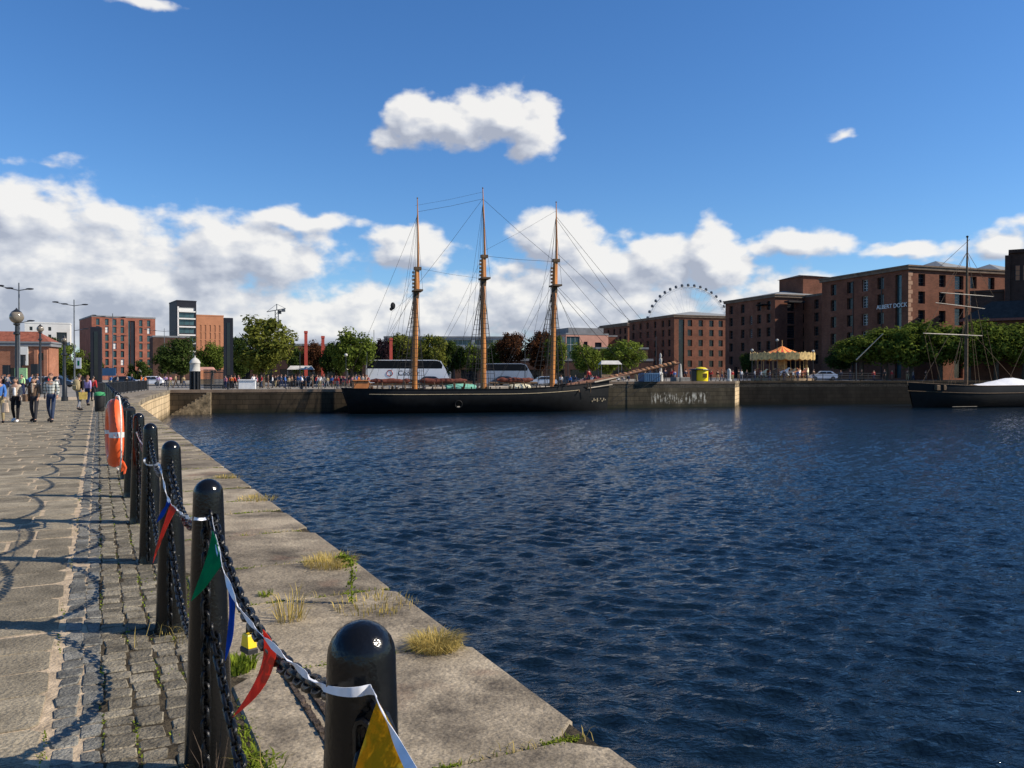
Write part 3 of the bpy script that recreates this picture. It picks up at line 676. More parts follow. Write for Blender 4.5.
mb.build('rope_tail', M['orange'], lb, smooth=60)
MB().box(-.015,.015,-.20,-.02,.24,.27,.004).build('hook', M['steel_dark'], lb)

# ------------------------------------------------------------------ grass and weeds
def tuft(loc, n, h, r, m, label, cat='grass tuft', spread=.6, name='grass_tuft', seed=1, width=.004):
    r_ = random.Random(seed); mb = MB()
    for i in range(n):
        a = r_.uniform(0, 6.283); q = r*math.sqrt(r_.random()); L = h*r_.uniform(.45,1.1); b = Vector((q*math.cos(a), q*math.sin(a), 0))
        d = Vector((math.cos(a+r_.uniform(-.8,.8)), math.sin(a+r_.uniform(-.8,.8)), 0))*spread*r_.uniform(.2,1.1); s = Vector((-d.y,d.x,0)).normalized()*width*r_.uniform(.6,1.3) if d.length else Vector((width,0,0))
        p0, p1, p2 = b, b + Vector((d.x*L*.35, d.y*L*.35, L*.62)), b + Vector((d.x*L, d.y*L, L*(1-.35*d.length)))
        mb.add([p0-s, p0+s, p1+s*.8, p1-s*.8, p2], [(0,1,2,3),(3,2,4)])
    o = mb.build(name, m, None, fix=False); o.location = loc; tag(o, label, cat); return o
tuft(G(435,650), 1000, .115, .14, [M['grass_dry']], 'dense dry grass tuft at the water edge right of the nearest bollard', seed=3, spread=1.25, width=.0019)
o = tuft(G(330,566), 700, .11, .22, [M['grass_dry']], 'yellowing grass tuft on the quay edge beside the tall weed', seed=4, spread=1.2, width=.002)
tuft(G(290,622), 60, .26, .10, [M['grass_dry']], 'sparse spray of long dry grass stalks in a coping joint', spread=1.1, seed=5, width=.003)
tuft(G(375,607), 170, .07, .30, [M['grass_dry']], 'low brown grass in the joint behind the nearest bollard', seed=6)
tuft(G(238,672), 160, .10, .09, [M['grass_green']], 'green weed clump beside the second bollard foot', seed=7, width=.007)
tuft(G(257,500), 220, .08, .25, [M['grass_dry']], 'pale grass tuft on the quay edge beside the second bollard top', seed=8, spread=1.2, width=.003)
tuft(G(228,478), 160, .07, .22, [M['grass_dry']], 'dry grass growing at the water edge beyond the second bollard', seed=9, spread=1.2, width=.003)
tuft(G(265,597), 60, .05, .06, [M['grass_green']], 'tiny green grass patch in the middle of the coping', seed=10)
# tall weed with a drooping head
b = G(352, 605); wd = thing('weed', 'tall green weed with a drooping flower head on the quay edge', 'weed', b)
pts = [(0,0,0),(-.01,0,.12),(.0,.0,.24),(-.03,.02,.32),(-.10,.03,.35)]
MB().tube(pts, [.005,.005,.004,.004,.003], 6).build('stem', M['grass_green'], wd)
mb = MB(); r_ = random.Random(11)
for i in range(240):
    t = r_.random()**.7*3.99; k = int(t); p = Vector(pts[k]).lerp(Vector(pts[k+1]), t-k); q = Vector((r_.gauss(0,1),r_.gauss(0,1),r_.gauss(0,.6)))*.018
    n_ = Vector((r_.gauss(0,1),r_.gauss(0,1),r_.gauss(0,1))).normalized(); s = n_.orthogonal().normalized()*.014; e = n_.cross(s)*.5
    c = p + q; mb.add([c-s, c+e, c+s, c-e], [(0,1,2,3)])
mb.build('leaves', M['grass_green'], wd, fix=False)
# weeds filling the joint between setts and coping: nobody could count them
mb = MB(); r_ = random.Random(12)
def blade(mb, p, L, w, lean):
    a = r_.uniform(0,6.283); d = Vector((math.cos(a), math.sin(a),0)); s = Vector((-d.y,d.x,0))*w
    p1 = p + d*L*lean*.4 + Vector((0,0,L*.6)); p2 = p + d*L*lean + Vector((0,0,L*(1-.3*lean))); mb.add([p-s,p+s,p1+s*.8,p1-s*.8,p2], [(0,1,2,3),(3,2,4)])
for i in range(15000):
    u = r_.uniform(.5,1)**2*0 + (r_.random()**1.8)*40 + .8
    dens = math.sin(u*2.1) + math.sin(u*5.3+1) + .8*math.sin(u*.9)
    if r_.random() > .42 + .36*dens: continue
    v = r_.gauss(.59,.035) if r_.random() < .8 else r_.uniform(.3,.66)
    k = (u - U0) / SP
    blade(mb, Q(u, v, -.012), r_.uniform(.008,.038) + (.03 if abs(k-round(k)) < .06 else 0), r_.uniform(.002,.006), r_.uniform(.5,1.5))
for cu in cop:
    for i in range(int(r_.uniform(10,160))):
        v = r_.uniform(.72,1.98); v = v if r_.random() < .5 else (1.9 - abs(r_.gauss(0,.2)))
        blade(mb, Q(cu + r_.gauss(0,.012), v, -.01), r_.uniform(.01,.05), r_.uniform(.002,.004), r_.uniform(.3,1.2))
for cu in cop:
    if cu > 16: break
    for i in range(900):
        c_ = math.sin(cu*7+i*0) ; v = r_.uniform(.72,2.0); 
        if math.sin(v*9+cu*5)+math.sin(v*23+cu) < .1: continue
        blade(mb, Q(cu + r_.gauss(0,.018), v, -.004), r_.uniform(.006,.022), r_.uniform(.003,.007), r_.uniform(.6,1.6))
for i in range(5000):
    u = r_.random()**1.5*14; v = r_.choice((-.22,.012,.151,.289,.416,.55)) + r_.gauss(0,.008)
    if math.sin(u*3+v*20)+math.sin(u*7.7+v*50) < .5 - v: continue
    blade(mb, Q(u, v, -.004), r_.uniform(.005,.016), r_.uniform(.003,.006), r_.uniform(.6,1.6))
tag(mb.build('weeds', M['grass_green'], fix=False), 'green weeds and moss in the joint along the bollard row', 'weeds', kind='stuff')
mb = MB()
for i in range(1500):
    cu = r_.choice(cop); blade(mb, Q(cu + r_.gauss(0,.015), r_.uniform(1.3,2.0), -.01), r_.uniform(.02,.07), r_.uniform(.0012,.003), r_.uniform(.5,1.3))
for i in range(200):
    k = r_.choice((1,1,2,0)); blade(mb, Q(U0+SP*k - r_.uniform(.05,.35), V0 + r_.gauss(.02,.12), -.01), r_.uniform(.04,.18), r_.uniform(.001,.002), r_.uniform(.4,1.1))
tag(mb.build('dry_grass', M['grass_dry'], fix=False), 'dry grass growing in the joints of the quay edge stones', 'grass', kind='stuff')
tuft(Q(U0+SP-.18, V0-.02, 0), 14, .36, .03, [M['iron_rust']], 'dead brown dock stalk at the foot of the second bollard', 'dead weed', .35, 'dead_stalk', 14, .004)
# ------------------------------------------------------------------ buildings
_wcache = {}
def window_mesh(w, h, nx, nz, mf, mp, sill=None):
    key = (round(w,2), round(h,2), nx, nz, mf.name, mp.name, sill.name if sill else '')
    if key in _wcache: return _wcache[key]
    mb = MB(); b = min(.09, w*.1); mb.cur = 1
    mb.quad((0,0,0),(w,0,0),(w,0,h),(0,0,h)); mb.cur = 0
    for x0, x1, z0, z1 in [(0,b,0,h),(w-b,w,0,h),(b,w-b,0,b),(b,w-b,h-b,h)] + [(w*i/nx-.03,w*i/nx+.03,b,h-b) for i in range(1,nx)] + [(b,w-b,h*i/nz-.03,h*i/nz+.03) for i in range(1,nz)]:
        mb.box(x0,x1,-.05,.0-.004,z0,z1)
    ms = [mf, mp]
    if sill:
        mb.cur = 2; mb.box(-.15,w+.15,-.42,-.06,-.18,-.01); ms.append(sill)
    me = mb.mesh('window', ms); _wcache[key] = me; return me
def facade(mb, o, ux, w, h, ops, dep):
    o = Vector(o); ux = Vector(ux); n = Vector((ux.y,-ux.x,0))
    xs = sorted({0.,w} | {a for q in ops for a in (q[0],q[2])}); zs = sorted({0.,h} | {a for q in ops for a in (q[1],q[3])})
    P_ = lambda x, z, d=0: o + ux*x + Vector((0,0,z)) - n*d
    for i in range(len(xs)-1):
        for j in range(len(zs)-1):
            cx, cz = (xs[i]+xs[i+1])/2, (zs[j]+zs[j+1])/2
            if any(q[0] < cx < q[2] and q[1] < cz < q[3] for q in ops): continue
            mb.quad(P_(xs[i],zs[j]), P_(xs[i+1],zs[j]), P_(xs[i+1],zs[j+1]), P_(xs[i],zs[j+1]))
    for x0,z0,x1,z1 in [q[:4] for q in ops]:
        for a, b in (((x0,z0),(x1,z0)),((x1,z0),(x1,z1)),((x1,z1),(x0,z1)),((x0,z1),(x0,z0))):
            mb.quad(P_(*a), P_(*a,dep), P_(*b,dep), P_(*b))
def building(name, label, corner, z0, ang, w, l, h, fo, lo, mwall, win, dep=.45, roof='flat', mroof=None, roofh=2.2, cornice=None, cat='building', group=None, over=.35):
    """corner: nearest corner; front runs along the rotated +x, the left side along the rotated +y."""
    t = thing(name, label, cat, (corner[0], corner[1], z0), ang, group)
    mb = MB(); facade(mb, (0,0,0), (1,0,0), w, h, fo, dep); facade(mb, (0,l,0), (0,-1,0), l, h, lo, dep)
    facade(mb, (w,0,0), (0,1,0), l, h, [], dep); facade(mb, (w,l,0), (-1,0,0), w, h, [], dep)
    mb.quad((0,0,h),(w,0,h),(w,l,h),(0,l,h))
    mb.build('wall', mwall, t, fix=False)
    for ops, side in ((fo,0),(lo,1)):
        for q in ops:
            x0,z_0,x1,z1 = q[:4]; nx, nz, mf, mp, sl = q[4] if len(q) > 4 else win
            loc = (x0, dep-.002, z_0) if side == 0 else (dep-.002, l-x0, z_0)
            inst(window_mesh(x1-x0, z1-z_0, nx, nz, mf, mp, sl), 'window', t, loc, 0 if side == 0 else -math.pi/2)
    if cornice:
        m_ = MB()
        m_.box(-over,w+over,-over,l+over,h-.15,h+.35); m_.box(-over-.15,w+over+.15,-over-.15,l+over+.15,h+.36,h+.62)
        m_.build('cornice', cornice, t)
    if roof == 'hip':
        zb = h + (.63 if cornice else .02); k = min(w,l)*.5; e = over*.4
        vs = [(-e,-e,zb),(w+e,-e,zb),(w+e,l+e,zb),(-e,l+e,zb)]
        rd = [(k,l/2,zb+roofh),(w-k,l/2,zb+roofh)] if w >= l else [(w/2,k,zb+roofh),(w/2,l-k,zb+roofh)]
        m_ = MB()
        if w >= l: m_.add(vs+rd, [(0,1,5,4),(2,3,4,5),(3,0,4),(1,2,5)])
        else: m_.add(vs+rd, [(0,1,4),(1,2,5,4),(2,3,5),(3,0,4,5)])
        m_.build('roof', mroof, t)
    elif roof == 'flat':
        m_ = MB(); pz_ = h + (.63 if cornice else .004)
        for a in ((-.1,w+.1,-.1,.3),(-.1,w+.1,l-.3,l+.1),(-.1,.3,.3,l-.3),(w-.3,w+.1,.3,l-.3)): m_.box(*a,pz_,pz_+.5)
        m_.build('parapet', mroof or mwall, t)
    return t
WA = math.atan2(.329,.944)
wh = (2, 3, M['frame_dark'], M['pane'], M['stone'])
wh2 = (2, 4, M['frame_white'], M['pane'], M['stone'])
bay = (1, 5, M['frame_dark'], M['pane'], None)
def wcols(xs, rows, w=1.5, h=2.1): return [(x-w/2, z, x+w/2, z+h) for x in xs for z in rows]
rows5 = [.6, 4.0, 7.2, 10.4, 13.6, 16.6][1:]
H = 19.0
# nearest warehouse (sign, lit front)
fo = wcols([2.9,7.5,14.6,18.8], [3.4,6.7,9.9,13.1,16.1]) + [(10.3,.3,12.3,5.6,bay),(10.3,6.0,12.3,9.2,bay),(10.3,9.5,12.3,12.5,bay),(10.3,12.9,12.3,15.4,bay),(10.3,15.8,12.3,18.2,bay)]
lo = [q for q in wcols([3.2,7.6,15.2], [3.4,6.7,9.9,13.1,16.1])] + [(q[0],q[1],q[2],q[3],wh2) for q in wcols([11.4], [3.4,6.7,9.9,13.1,16.1])] + [(18.6,.3,20.0,18.2,(1,8,M['frame_dark'],M['pane_blue'],None))]
w3 = building('warehouse', 'large red brick warehouse with white lettering, sunlit front and small square windows behind the hedge', (67.6,140), RZ, WA, 32, 21.5, H, fo, lo, M['brick'], wh, roof=None, cornice=M['stone'], cat='warehouse', group=None)
me = text_mesh('ALBERT DOCK', 1.05, M['white_paint'], .05)
o = inst(me, 'lettering', w3, (-.12, 3.6, 12.55), 0); o.rotation_euler = (R(90),0,R(-90))
for rx, rw in ((11.0,11.0),(24.5,11)):
    mb = MB(); zb = H+.64; mb.add([(rx,2,zb),(rx+rw,2,zb),(rx+rw,18,zb),(rx,18,zb),(rx+rw*.5,10,zb+2.7)], [(0,1,4),(1,2,4),(2,3,4),(3,0,4)]); mb.build('roof', M['slate'], w3)
# quoins on the lit corner
mb = MB()
for k in range(24): mb.box(-.03,.9 if k%2 else .55,-.03,.0-.002,.3+k*.76,.3+k*.76+.68)
mb.build('quoins', mat('quoin stone', (.42,.25,.16), .9, var=.2), w3)
for k, x in enumerate((6.0,13.0)): 
    m_ = MB(); m_.tube([(-.09,x,.2),(-.09,x,18.2)], .09, 6); m_.build('drainpipe', M['frame_dark'], w3)
# wing that joins it to the next block (throws the slanting shade on that front)
building('warehouse', 'dark shaded brick warehouse wing in the gap between the two nearest warehouses', (75.5,172.5), RZ, WA, 30, 26, H, [], wcols([4,9,14,19,23],[3.4,6.7,9.9,13.1,16.1]), M['brick'], wh, roof='flat', mroof=M['stone'], cat='warehouse')
# second warehouse with rooftop tower
fo = wcols([8.6,12.0,16,20],[3.4,6.7,9.9,13.1,16.1]) + [(3.4,.3,5.6,5.8,bay),(3.4,6.2,5.6,9.2,bay),(3.4,9.5,5.6,12.4,bay),(3.4,12.8,5.6,15.4,bay),(3.4,15.8,5.6,18.2,bay)]
lo = wcols([2.5,7.4,14.0,17.6],[3.4,6.7,9.9,13.1,16.1]) + [(10.2,3.4,11.3,5.5,wh2),(10.2,9.9,11.3,12,wh2),(10.2,13.1,11.3,15.2,wh2),(3.9,.2,6.1,2.9,(1,1,M['frame_dark'],M['pane'],None))]
w2 = building('warehouse', 'red brick warehouse with a square rooftop tower behind the carousel', (60.9,190), RZ, WA, 28, 20, H, fo, lo, M['brick'], wh, roof='hip', mroof=M['slate'], roofh=1.9, cornice=M['stone'], cat='warehouse')
tw = MB(); tw.box(11.0,19.2,4,13,H+.64,H+5.6); tw.build('rooftop_tower', M['brick'], w2)
MB().add([(10.6,3.6,H+5.61),(19.6,3.6,H+5.61),(19.6,13.4,H+5.61),(10.6,13.4,H+5.61),(13.4,8.4,H+6.5),(16.8,8.4,H+6.5)], [(0,1,5,4),(1,2,5),(2,3,4,5),(3,0,4)]).build('tower_roof', M['slate_dark'], w2)
mb = MB()
for k in range(2): mb.box(-1.6+k*0,0,2.8,5.2,17.2,17.5)
mb.box(2.2,6.6,-2.2,-.4,17.6,18.0); mb.build('hoist_beam', M['slate_dark'], w2)
# third warehouse
fo = wcols([5.6,9.5,13.4,16.8,20.5],[3.4,6.7,9.9,13.1,16.1], 1.6, 2.0) + [(1.6,.3,3.6,18.2,(1,9,M['frame_dark'],M['pane'],None))]
w1 = building('warehouse', 'red brick warehouse with a fully sunlit front of square windows behind the yellow kiosk', (50.4,255), RZ, WA, 30, 30, H, fo, wcols([3,8,13,18,23,27],[3.4,6.7,9.9,13.1,16.1]), M['brick'], wh, roof='hip', mroof=M['slate'], roofh=2.4, cornice=M['stone'], cat='warehouse')
w0 = building('warehouse', 'farthest red brick warehouse with only its upper front sunlit, left of the big wheel', (42.3,300), RZ, WA, 26, 24, H, wcols([12,],[9.9,13.1,16.1],2.4,2.4)+wcols([4],[16.1]), wcols([3,8,13,18,22],[6.7,9.9,13.1,16.1]), M['brick'], wh, roof='flat', mroof=M['stone'], cornice=M['stone'], cat='warehouse')
# building at the right edge of the picture: shaded tower, lower block, slate roof
k4 = thing('pump_house', 'shaded brick building with tall windows and dark slate lean-to roof at the right edge', 'building', (81.9,135,RZ), R(-31))
wt = MB(); W4, L4, H4 = 34, 5, 20.8
facade(wt, (.0,0,0), (1,0,0), W4, H4, [], .5); facade(wt, (0,L4,0),(0,-1,0), L4, H4, [], .5); facade(wt, (W4,0,0),(0,1,0),L4,H4,[],.5); facade(wt,(W4,L4,0),(-1,0,0),W4,H4,[],.5); wt.quad((0,0,H4),(W4,0,H4),(W4,L4,H4),(0,L4,H4))
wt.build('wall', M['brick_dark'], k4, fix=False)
MB().box(-.25,W4+.3,-.35,L4+.3,H4+.02,H4+.6).build('cornice', M['brick_dark'], k4)
for x in (.7,1.75,2.8,6,7.1,8.2): inst(window_mesh(.7,2.5,1,3,M['frame_dark'],M['terracotta']), 'window', k4, (x, -.06, 16.3))  # orange panes stand in for sunlit reveals, the light is in their colour
MB().box(-.75,-.01,-.5,1.0,.0,H4-.3).build('pier', M['brick_dark'], k4)
MB().box(-5.6,-.76,.3,4.5,0,14.6).build('side_block', M['brick_dark'], k4)
MB().box(-5.8,-.77,.1,4.7,14.61,15.0).build('side_block_parapet', M['brick_dark'], k4)
rf = MB(); rf.add([(-6.8,-6.1,9.9),(24,-6.1,9.9),(24,-.52,9.9),(-6.8,-.52,9.9),(-2.6,-3.2,12.8),(24,-3.2,12.8)], [(0,1,5,4),(2,3,4,5),(3,0,4),(1,2,5),(3,2,1,0)]); rf.build('lean_to_roof', M['slate_dark'], k4)
MB().box(-6.3,23.5,-5.5,-.6,0,9.85).build('lean_to_wall', M['brick'], k4)
mb = MB(); mb.box(-7.0,24,-6.35,-6.12,9.5,9.88); mb.box(-7.05,-6.82,-6.11,-.6,9.5,9.88); mb.build('eaves', mat('red eaves timber', (.22,.06,.04), .6), k4)

# left side: red apartment block
lb_ = []
cols = [2.6,6.8,10.9,14.6,18.2]
zs_ = [2.2,5.0,7.8,10.6,13.4,16.2,18.8]
def rb(cols): return [(x-.55,z,x+.55,z+2.2,(1,2,M['frame_dark'],M['cladding_white'] if (i*3+j*5)%7 == 0 else M['pane_blue'],None)) for i,x in enumerate(cols) for j,z in enumerate(zs_)]
fo = rb([1.9,4.7,7.2,9.6]) + [(11.5,.4,12.2,20.6,(1,9,M['frame_dark'],M['pane_blue'],None)),(12.22,.4,13.7,20.6,(1,1,M['cladding_dark'],M['cladding_dark'],None))] + rb([15.6,18.2])
building('apartment_block', 'red brick apartment block with columns of blue windows behind the black pylon', (px(92,280),280,0), 0, R(36), 20.4, 26, 21.6, fo, [], M['brick_red'], wh, dep=.35, roof='flat', mroof=M['lead'])
# dark glass tower with white bands and its orange wing
D = 320
t = building('office_tower', 'dark tower with white bands across its glazed face', (px(177,D),D), 0, R(33), 7.3, 15, 30.4, [(.7,26.6,6.6,28.2,(1,1,M['cladding_white'],M['cladding_white'],None))]+[(.8,z,6.7,z+2.2,(3,1,M['frame_dark'],M['pane_blue'],None)) for z in (2,5.2,8.4,11.6,14.8,18,21.2,24.0)], [], M['cladding_dark'], wh, dep=.3, roof='flat', mroof=M['cladding_dark'])
mb = MB()
for z in (4.25,7.45,10.65,13.85,17.05,20.25,23.45,26.25): mb.box(.4,6.9,-.5,-.004,z+.0,z+.55)
mb.box(.2,.7,-.5,-.003,2,28.4); mb.build('white_band', M['cladding_white'], t)
fo = [(x-.3,z,x+.3,z+2.6,(1,1,M['frame_dark'],M['terracotta'],None)) for x in (1.8,3.6,5.4,7.2,9.0) for z in (4,7,10,13,16,19)]
building('apartment_block', 'orange clad block adjoining the dark banded tower', (px(196,D+6),D+6), 0, R(30), 10.6, 12, 25.2, fo, [], M['terracotta'], wh, dep=.2, roof='flat', mroof=M['terracotta'])
building('office_building', 'low dark building with a flat roof between the red apartment block and the tower', (px(153,250),250), 0, R(28), 10.5, 12, 13.2, wcols([3,6,9],[2,5.5,9],1.8,1.6), [], M['brick_dark'], (2,1,M['frame_dark'],M['pane'],None), dep=.3, roof='flat', mroof=M['lead'])
# white block far left, low orange building with tiled roof
D = 300; W_ = 14.6
fo = wcols([2,5,9,12.2],[11.5,15.0,18.2],1.1,1.5) + [(7.0+3.6,13.2,7.0+6.4,17.0,(2,2,M['frame_dark'],M['pane'],None))]
fo = wcols([2,5,8],[8,11.6,15.2,18.0],1.0,1.4) + [(10.2,12.0,13.6,17.5,(2,3,M['frame_dark'],M['pane'],None))]
building('apartment_block', 'white rendered block rising behind the low orange brick building', (px(25,D),D), 0, R(24), W_, 7, 20.6, fo, [], M['cladding_white'], (1,2,M['frame_dark'],M['pane'],None), dep=.3, roof='flat', mroof=M['cladding_white'])
D = 130; c0 = px(-24,D)
fo = [(x-.7,1.4,x+.7,2.8) for x in (2.5,5.5,8.6)] + [(x-.55,4.0,x+.55,5.2) for x in (9.6,)]
ob = building('police_station', 'low orange brick building with grey eaves and red tiled roof at the left edge', (c0,D), 0, R(12), 10.6, 4.6, 6.4, fo, [], M['brick_orange'], (2,1,M['frame_dark'],M['pane'],None), dep=.25, roof='hip', mroof=M['tile'], roofh=1.7, cornice=M['lead'])
for x in (8.8,10.2): MB().box(x-.25,x+.25,-.5,-.004,0,5.7).build('pilaster', M['brick_orange'], ob)
MB().box(6.0,7.6,-.35,-.1,3.2,6.2).build('banner', M['cladding_white'], ob)
MB().box(6.3,7.3,-.40,-.36,3.9,4.9).build('banner_emblem', M['hair_dark'], ob)
# pale offices behind the schooner
D = 225
fo = [(x,z,x+5.0,z+1.5,(4,1,M['frame_white'],M['pane_blue'],None)) for x in (1,7,13,19,25,31) for z in (1.5,4.4,7.2,9.9)]
building('office_building', 'long pale office building with rows of balconies behind the masts', (px(384,D),D), 0, R(3), 37, 14, 11.8, fo, [], M['cladding_grey'], wh, dep=.5, roof='flat', mroof=M['lead'])
D = 262
t = building('apartment_block', 'modern block with a glazed corner and salmon walls behind the trees', (px(566,D),D), 0, R(20), 15, 14, 14.6, [(.2,1,4.8,14.0,(3,5,M['frame_white'],M['pane_blue'],None)),(6.2,9.4,7.6,12.4,(1,1,M['frame_dark'],M['pane'],None)),(10.2,8.6,12.6,12.2,(1,1,M['frame_dark'],M['pane'],None))], [(.5,1,13,14.0,(5,5,M['frame_white'],M['pane_blue'],None))], M['salmon'], wh, dep=.3, roof='flat', mroof=M['lead'])
MB().box(1.5,14,1.5,13,14.61,16.9).build('penthouse', M['lead'], t)
building('apartment_block', 'darker brick block between the glazed corner block and the warehouses', (px(592,D+10),D+10), 0, R(16), 9, 12, 14.4, [(5.2,9,6.8,12,(1,1,M['frame_dark'],M['pane'],None))], [], M['brick'], wh, dep=.3, roof='flat', mroof=M['lead'])
D = 185
fo = [(1.5+i*5,.4,4.9+i*5,3.0,(3,1,M['frame_dark'],M['pane'],None)) for i in range(7)]
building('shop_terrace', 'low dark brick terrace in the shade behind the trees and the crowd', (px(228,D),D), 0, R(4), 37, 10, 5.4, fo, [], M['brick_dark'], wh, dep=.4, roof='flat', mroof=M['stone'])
building('shop_terrace', 'brick gable and low roof showing between trees beside the red posts', (px(284,D+25),D+25), 0, R(14), 22, 10, 9.2, [], [], M['brick'], wh, roof='flat', mroof=M['lead'])
fo = [(1.2+i*4.6,.4,4.6+i*4.6,2.8,(3,1,M['frame_dark'],M['pane'],None)) for i in range(8)]
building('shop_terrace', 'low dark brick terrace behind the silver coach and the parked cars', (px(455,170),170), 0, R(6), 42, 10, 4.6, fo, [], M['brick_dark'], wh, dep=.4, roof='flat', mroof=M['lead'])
building('warehouse', 'low dark brick range in shade left of the farthest warehouse', (px(596,210),210), RZ, R(10), 14, 10, 7.5, [], [], M['brick_dark'], wh, roof='flat', mroof=M['lead'], cat='warehouse')

# ------------------------------------------------------------------ trees
def crown_mesh(seed, leaf=.056, n=3000, flat=1.0, clump=44):
    r_ = random.Random(seed); mb = MB()
    cs = []
    for i in range(clump):
        while True:
            p = Vector((r_.uniform(-1,1), r_.uniform(-1,1), r_.uniform(-1,1)))
            if .25 < p.length < 1: break
        p *= .80*(p.length**-.25); p.z *= flat
        cs.append((p, r_.uniform(.17,.36)))
    for i in range(n):
        c, q = r_.choice(cs); d = Vector((r_.gauss(0,1), r_.gauss(0,1), r_.gauss(0,1))).normalized()
        p = c + d*q*(r_.random()**.35)*1.08
        if r_.random() < .12: p += d*r_.uniform(0,.12)
        nn = (d + Vector((r_.gauss(0,.6), r_.gauss(0,.6), r_.gauss(.35,.5)))).normalized()
        s = nn.orthogonal().normalized(); s = (Matrix.Rotation(r_.uniform(0,6.28),3,nn) @ s); e = nn.cross(s); L = leaf*r_.uniform(.6,1.5)
        s, e = s*L, e*L*.62
        mb.add([p-s, p+e*.9-s*.1, p+s, p-e*.9-s*.1], [(0,1,2,3)])
    return mb.mesh('crown', M['leaf_green'], fix=False)
CR = [crown_mesh(20+i, n=6200, flat=[1,.92,1.05,.85,1][i]) for i in range(5)]
def tree(p, D, w, yt, yb, m, label, z0=0, name='tree', cat='tree', k=None, group=None, multi=1):
    W2 = w*D/F/2; zt, zb = pz(yt,D), pz(yb,D)
    t = thing(name, label, cat, (px(p,D), D, z0), rnd.uniform(0,6.28), group)
    H2 = (zt-zb)/2; cz = (zt+zb)/2 - z0
    inst(CR[(k if k is not None else rnd.randrange(5))], 'crown', t, (0,0,cz), 0, (W2,W2,H2), M[m])
    tr = W2*.055+.06; mb = MB()
    top = cz + H2*.25; mb.tube([(0,0,-.05),(tr*.3,0,top*.35),(-tr*.4,tr*.3,top*.7),(tr*.2,0,top)], [tr*1.25,tr,tr*.8,tr*.3], 8)
    for i in range(6):
        a = i*1.05 + rnd.uniform(-.3,.3); s = rnd.uniform(.35,.62)*top if zb - z0 < top*.4 else rnd.uniform(.5,.75)*top
        e = Vector((math.cos(a)*W2*.62, math.sin(a)*W2*.62, cz + rnd.uniform(-.2,.5)*H2)); b = Vector((0,0,s))
        mb.tube([b, b.lerp(e,.5) + Vector((0,0,-.1*H2)), e], [tr*.5,tr*.35,tr*.1], 6)
    mb.build('trunk', M['bark'], t, smooth=60)
    return t
for a in [
    (262,112,70,315,373,'leaf_olive','big rounded tree right of the second black pylon'),
    (240,124,34,334,376,'leaf_dark','dark tree tucked against the second black pylon'),
    (182,160,46,336,374,'leaf_dark','dark green tree below the banded tower'),
    (212,165,34,341,374,'leaf_green','green tree below the orange clad block'),
    (165,175,26,345,376,'leaf_dark','dark tree beside the low flat roofed building'),
    (138,150,26,360,382,'leaf_dark','small dark tree below the red apartment block'),
    (298,170,26,343,376,'leaf_dark','small green tree left of the red posts'),
    (315,150,30,338,376,'leaf_brown','rusty tree between the two red posts'),
    (352,120,50,325,376,'leaf_green','tall green tree left of the white coach'),
    (336,126,34,338,378,'leaf_dark','dark green tree beside the second red post'),
    (383,150,24,337,372,'leaf_purple','purple leaved tree behind the third red post'),
    (402,152,40,332,374,'leaf_olive','olive tree behind the left mast'),
    (432,148,38,332,374,'leaf_olive','yellowing tree right of the left mast'),
    (412,156,30,338,372,'leaf_olive','third olive tree set back between the other two'),
    (474,150,32,341,374,'leaf_green','green tree behind the middle mast'),
    (511,150,34,331,366,'leaf_brown','copper beech right of the middle mast'),
    (541,150,36,329,372,'leaf_brown','tall copper tree behind the right mast'),
    (556,145,26,334,372,'leaf_green','narrow green tree just right of the right mast'),
    (585,140,34,341,374,'leaf_light','light green tree below the glazed corner block'),
    (607,150,24,347,374,'leaf_light','small light green tree left of the rounded one'),
    (625,135,42,338,371,'leaf_light','rounded light green tree before the farthest warehouse'),
    (70,150,38,343,378,'leaf_green','green tree behind the double lamp posts'),
    (46,170,24,336,350,'leaf_dark','dark tree rising over the low orange building'),
    (92,165,22,352,380,'leaf_dark','small tree at the foot of the first black pylon'),
    (452,151,30,338,374,'leaf_dark','dark green tree between the left and middle masts'),
    (492,152,28,339,372,'leaf_green','narrow green tree just right of the middle mast'),
    (375,160,28,340,374,'leaf_dark','dark green tree behind the rear of the white coach'),
    (535,200,30,343,372,'leaf_dark','dark tree far behind the copper trees'),
    (455,200,30,350,374,'leaf_dark','dark tree far behind the white coach')]:
    tree(*a)
# hedge-like row at the right
for i,(p,D,w,yt,yb,m) in enumerate([(862,132,58,331,366,'leaf_green'),(886,130,60,325,366,'leaf_green'),(912,128,62,319,366,'leaf_green'),(940,128,62,320,367,'leaf_green'),(968,127,60,321,367,'leaf_green'),(996,126,62,317,367,'leaf_green'),(1024,126,62,320,367,'leaf_green'),(1054,126,62,320,367,'leaf_green'),(840,150,30,345,372,'leaf_dark')]):
    lab = ['leftmost clipped tree of the row before the large warehouse','second clipped tree of the row before the large warehouse','clipped tree below the sunlit corner of the large warehouse','clipped tree of the row left of the ketch mast','clipped tree of the row directly behind the ketch mast','clipped tree above the white ketch cover','clipped tree at the right edge behind the white cover','clipped tree beyond the right edge of the picture','small dark tree at the shaded foot of the large warehouse'][i]
    tree(p,D,w,yt,yb,m,lab,RZ, k=i%5, group='clipped trees on the right hand quay')
tree(747,185,16,352,374,'leaf_dark','dark bush beside the arched doorway left of the carousel',RZ)

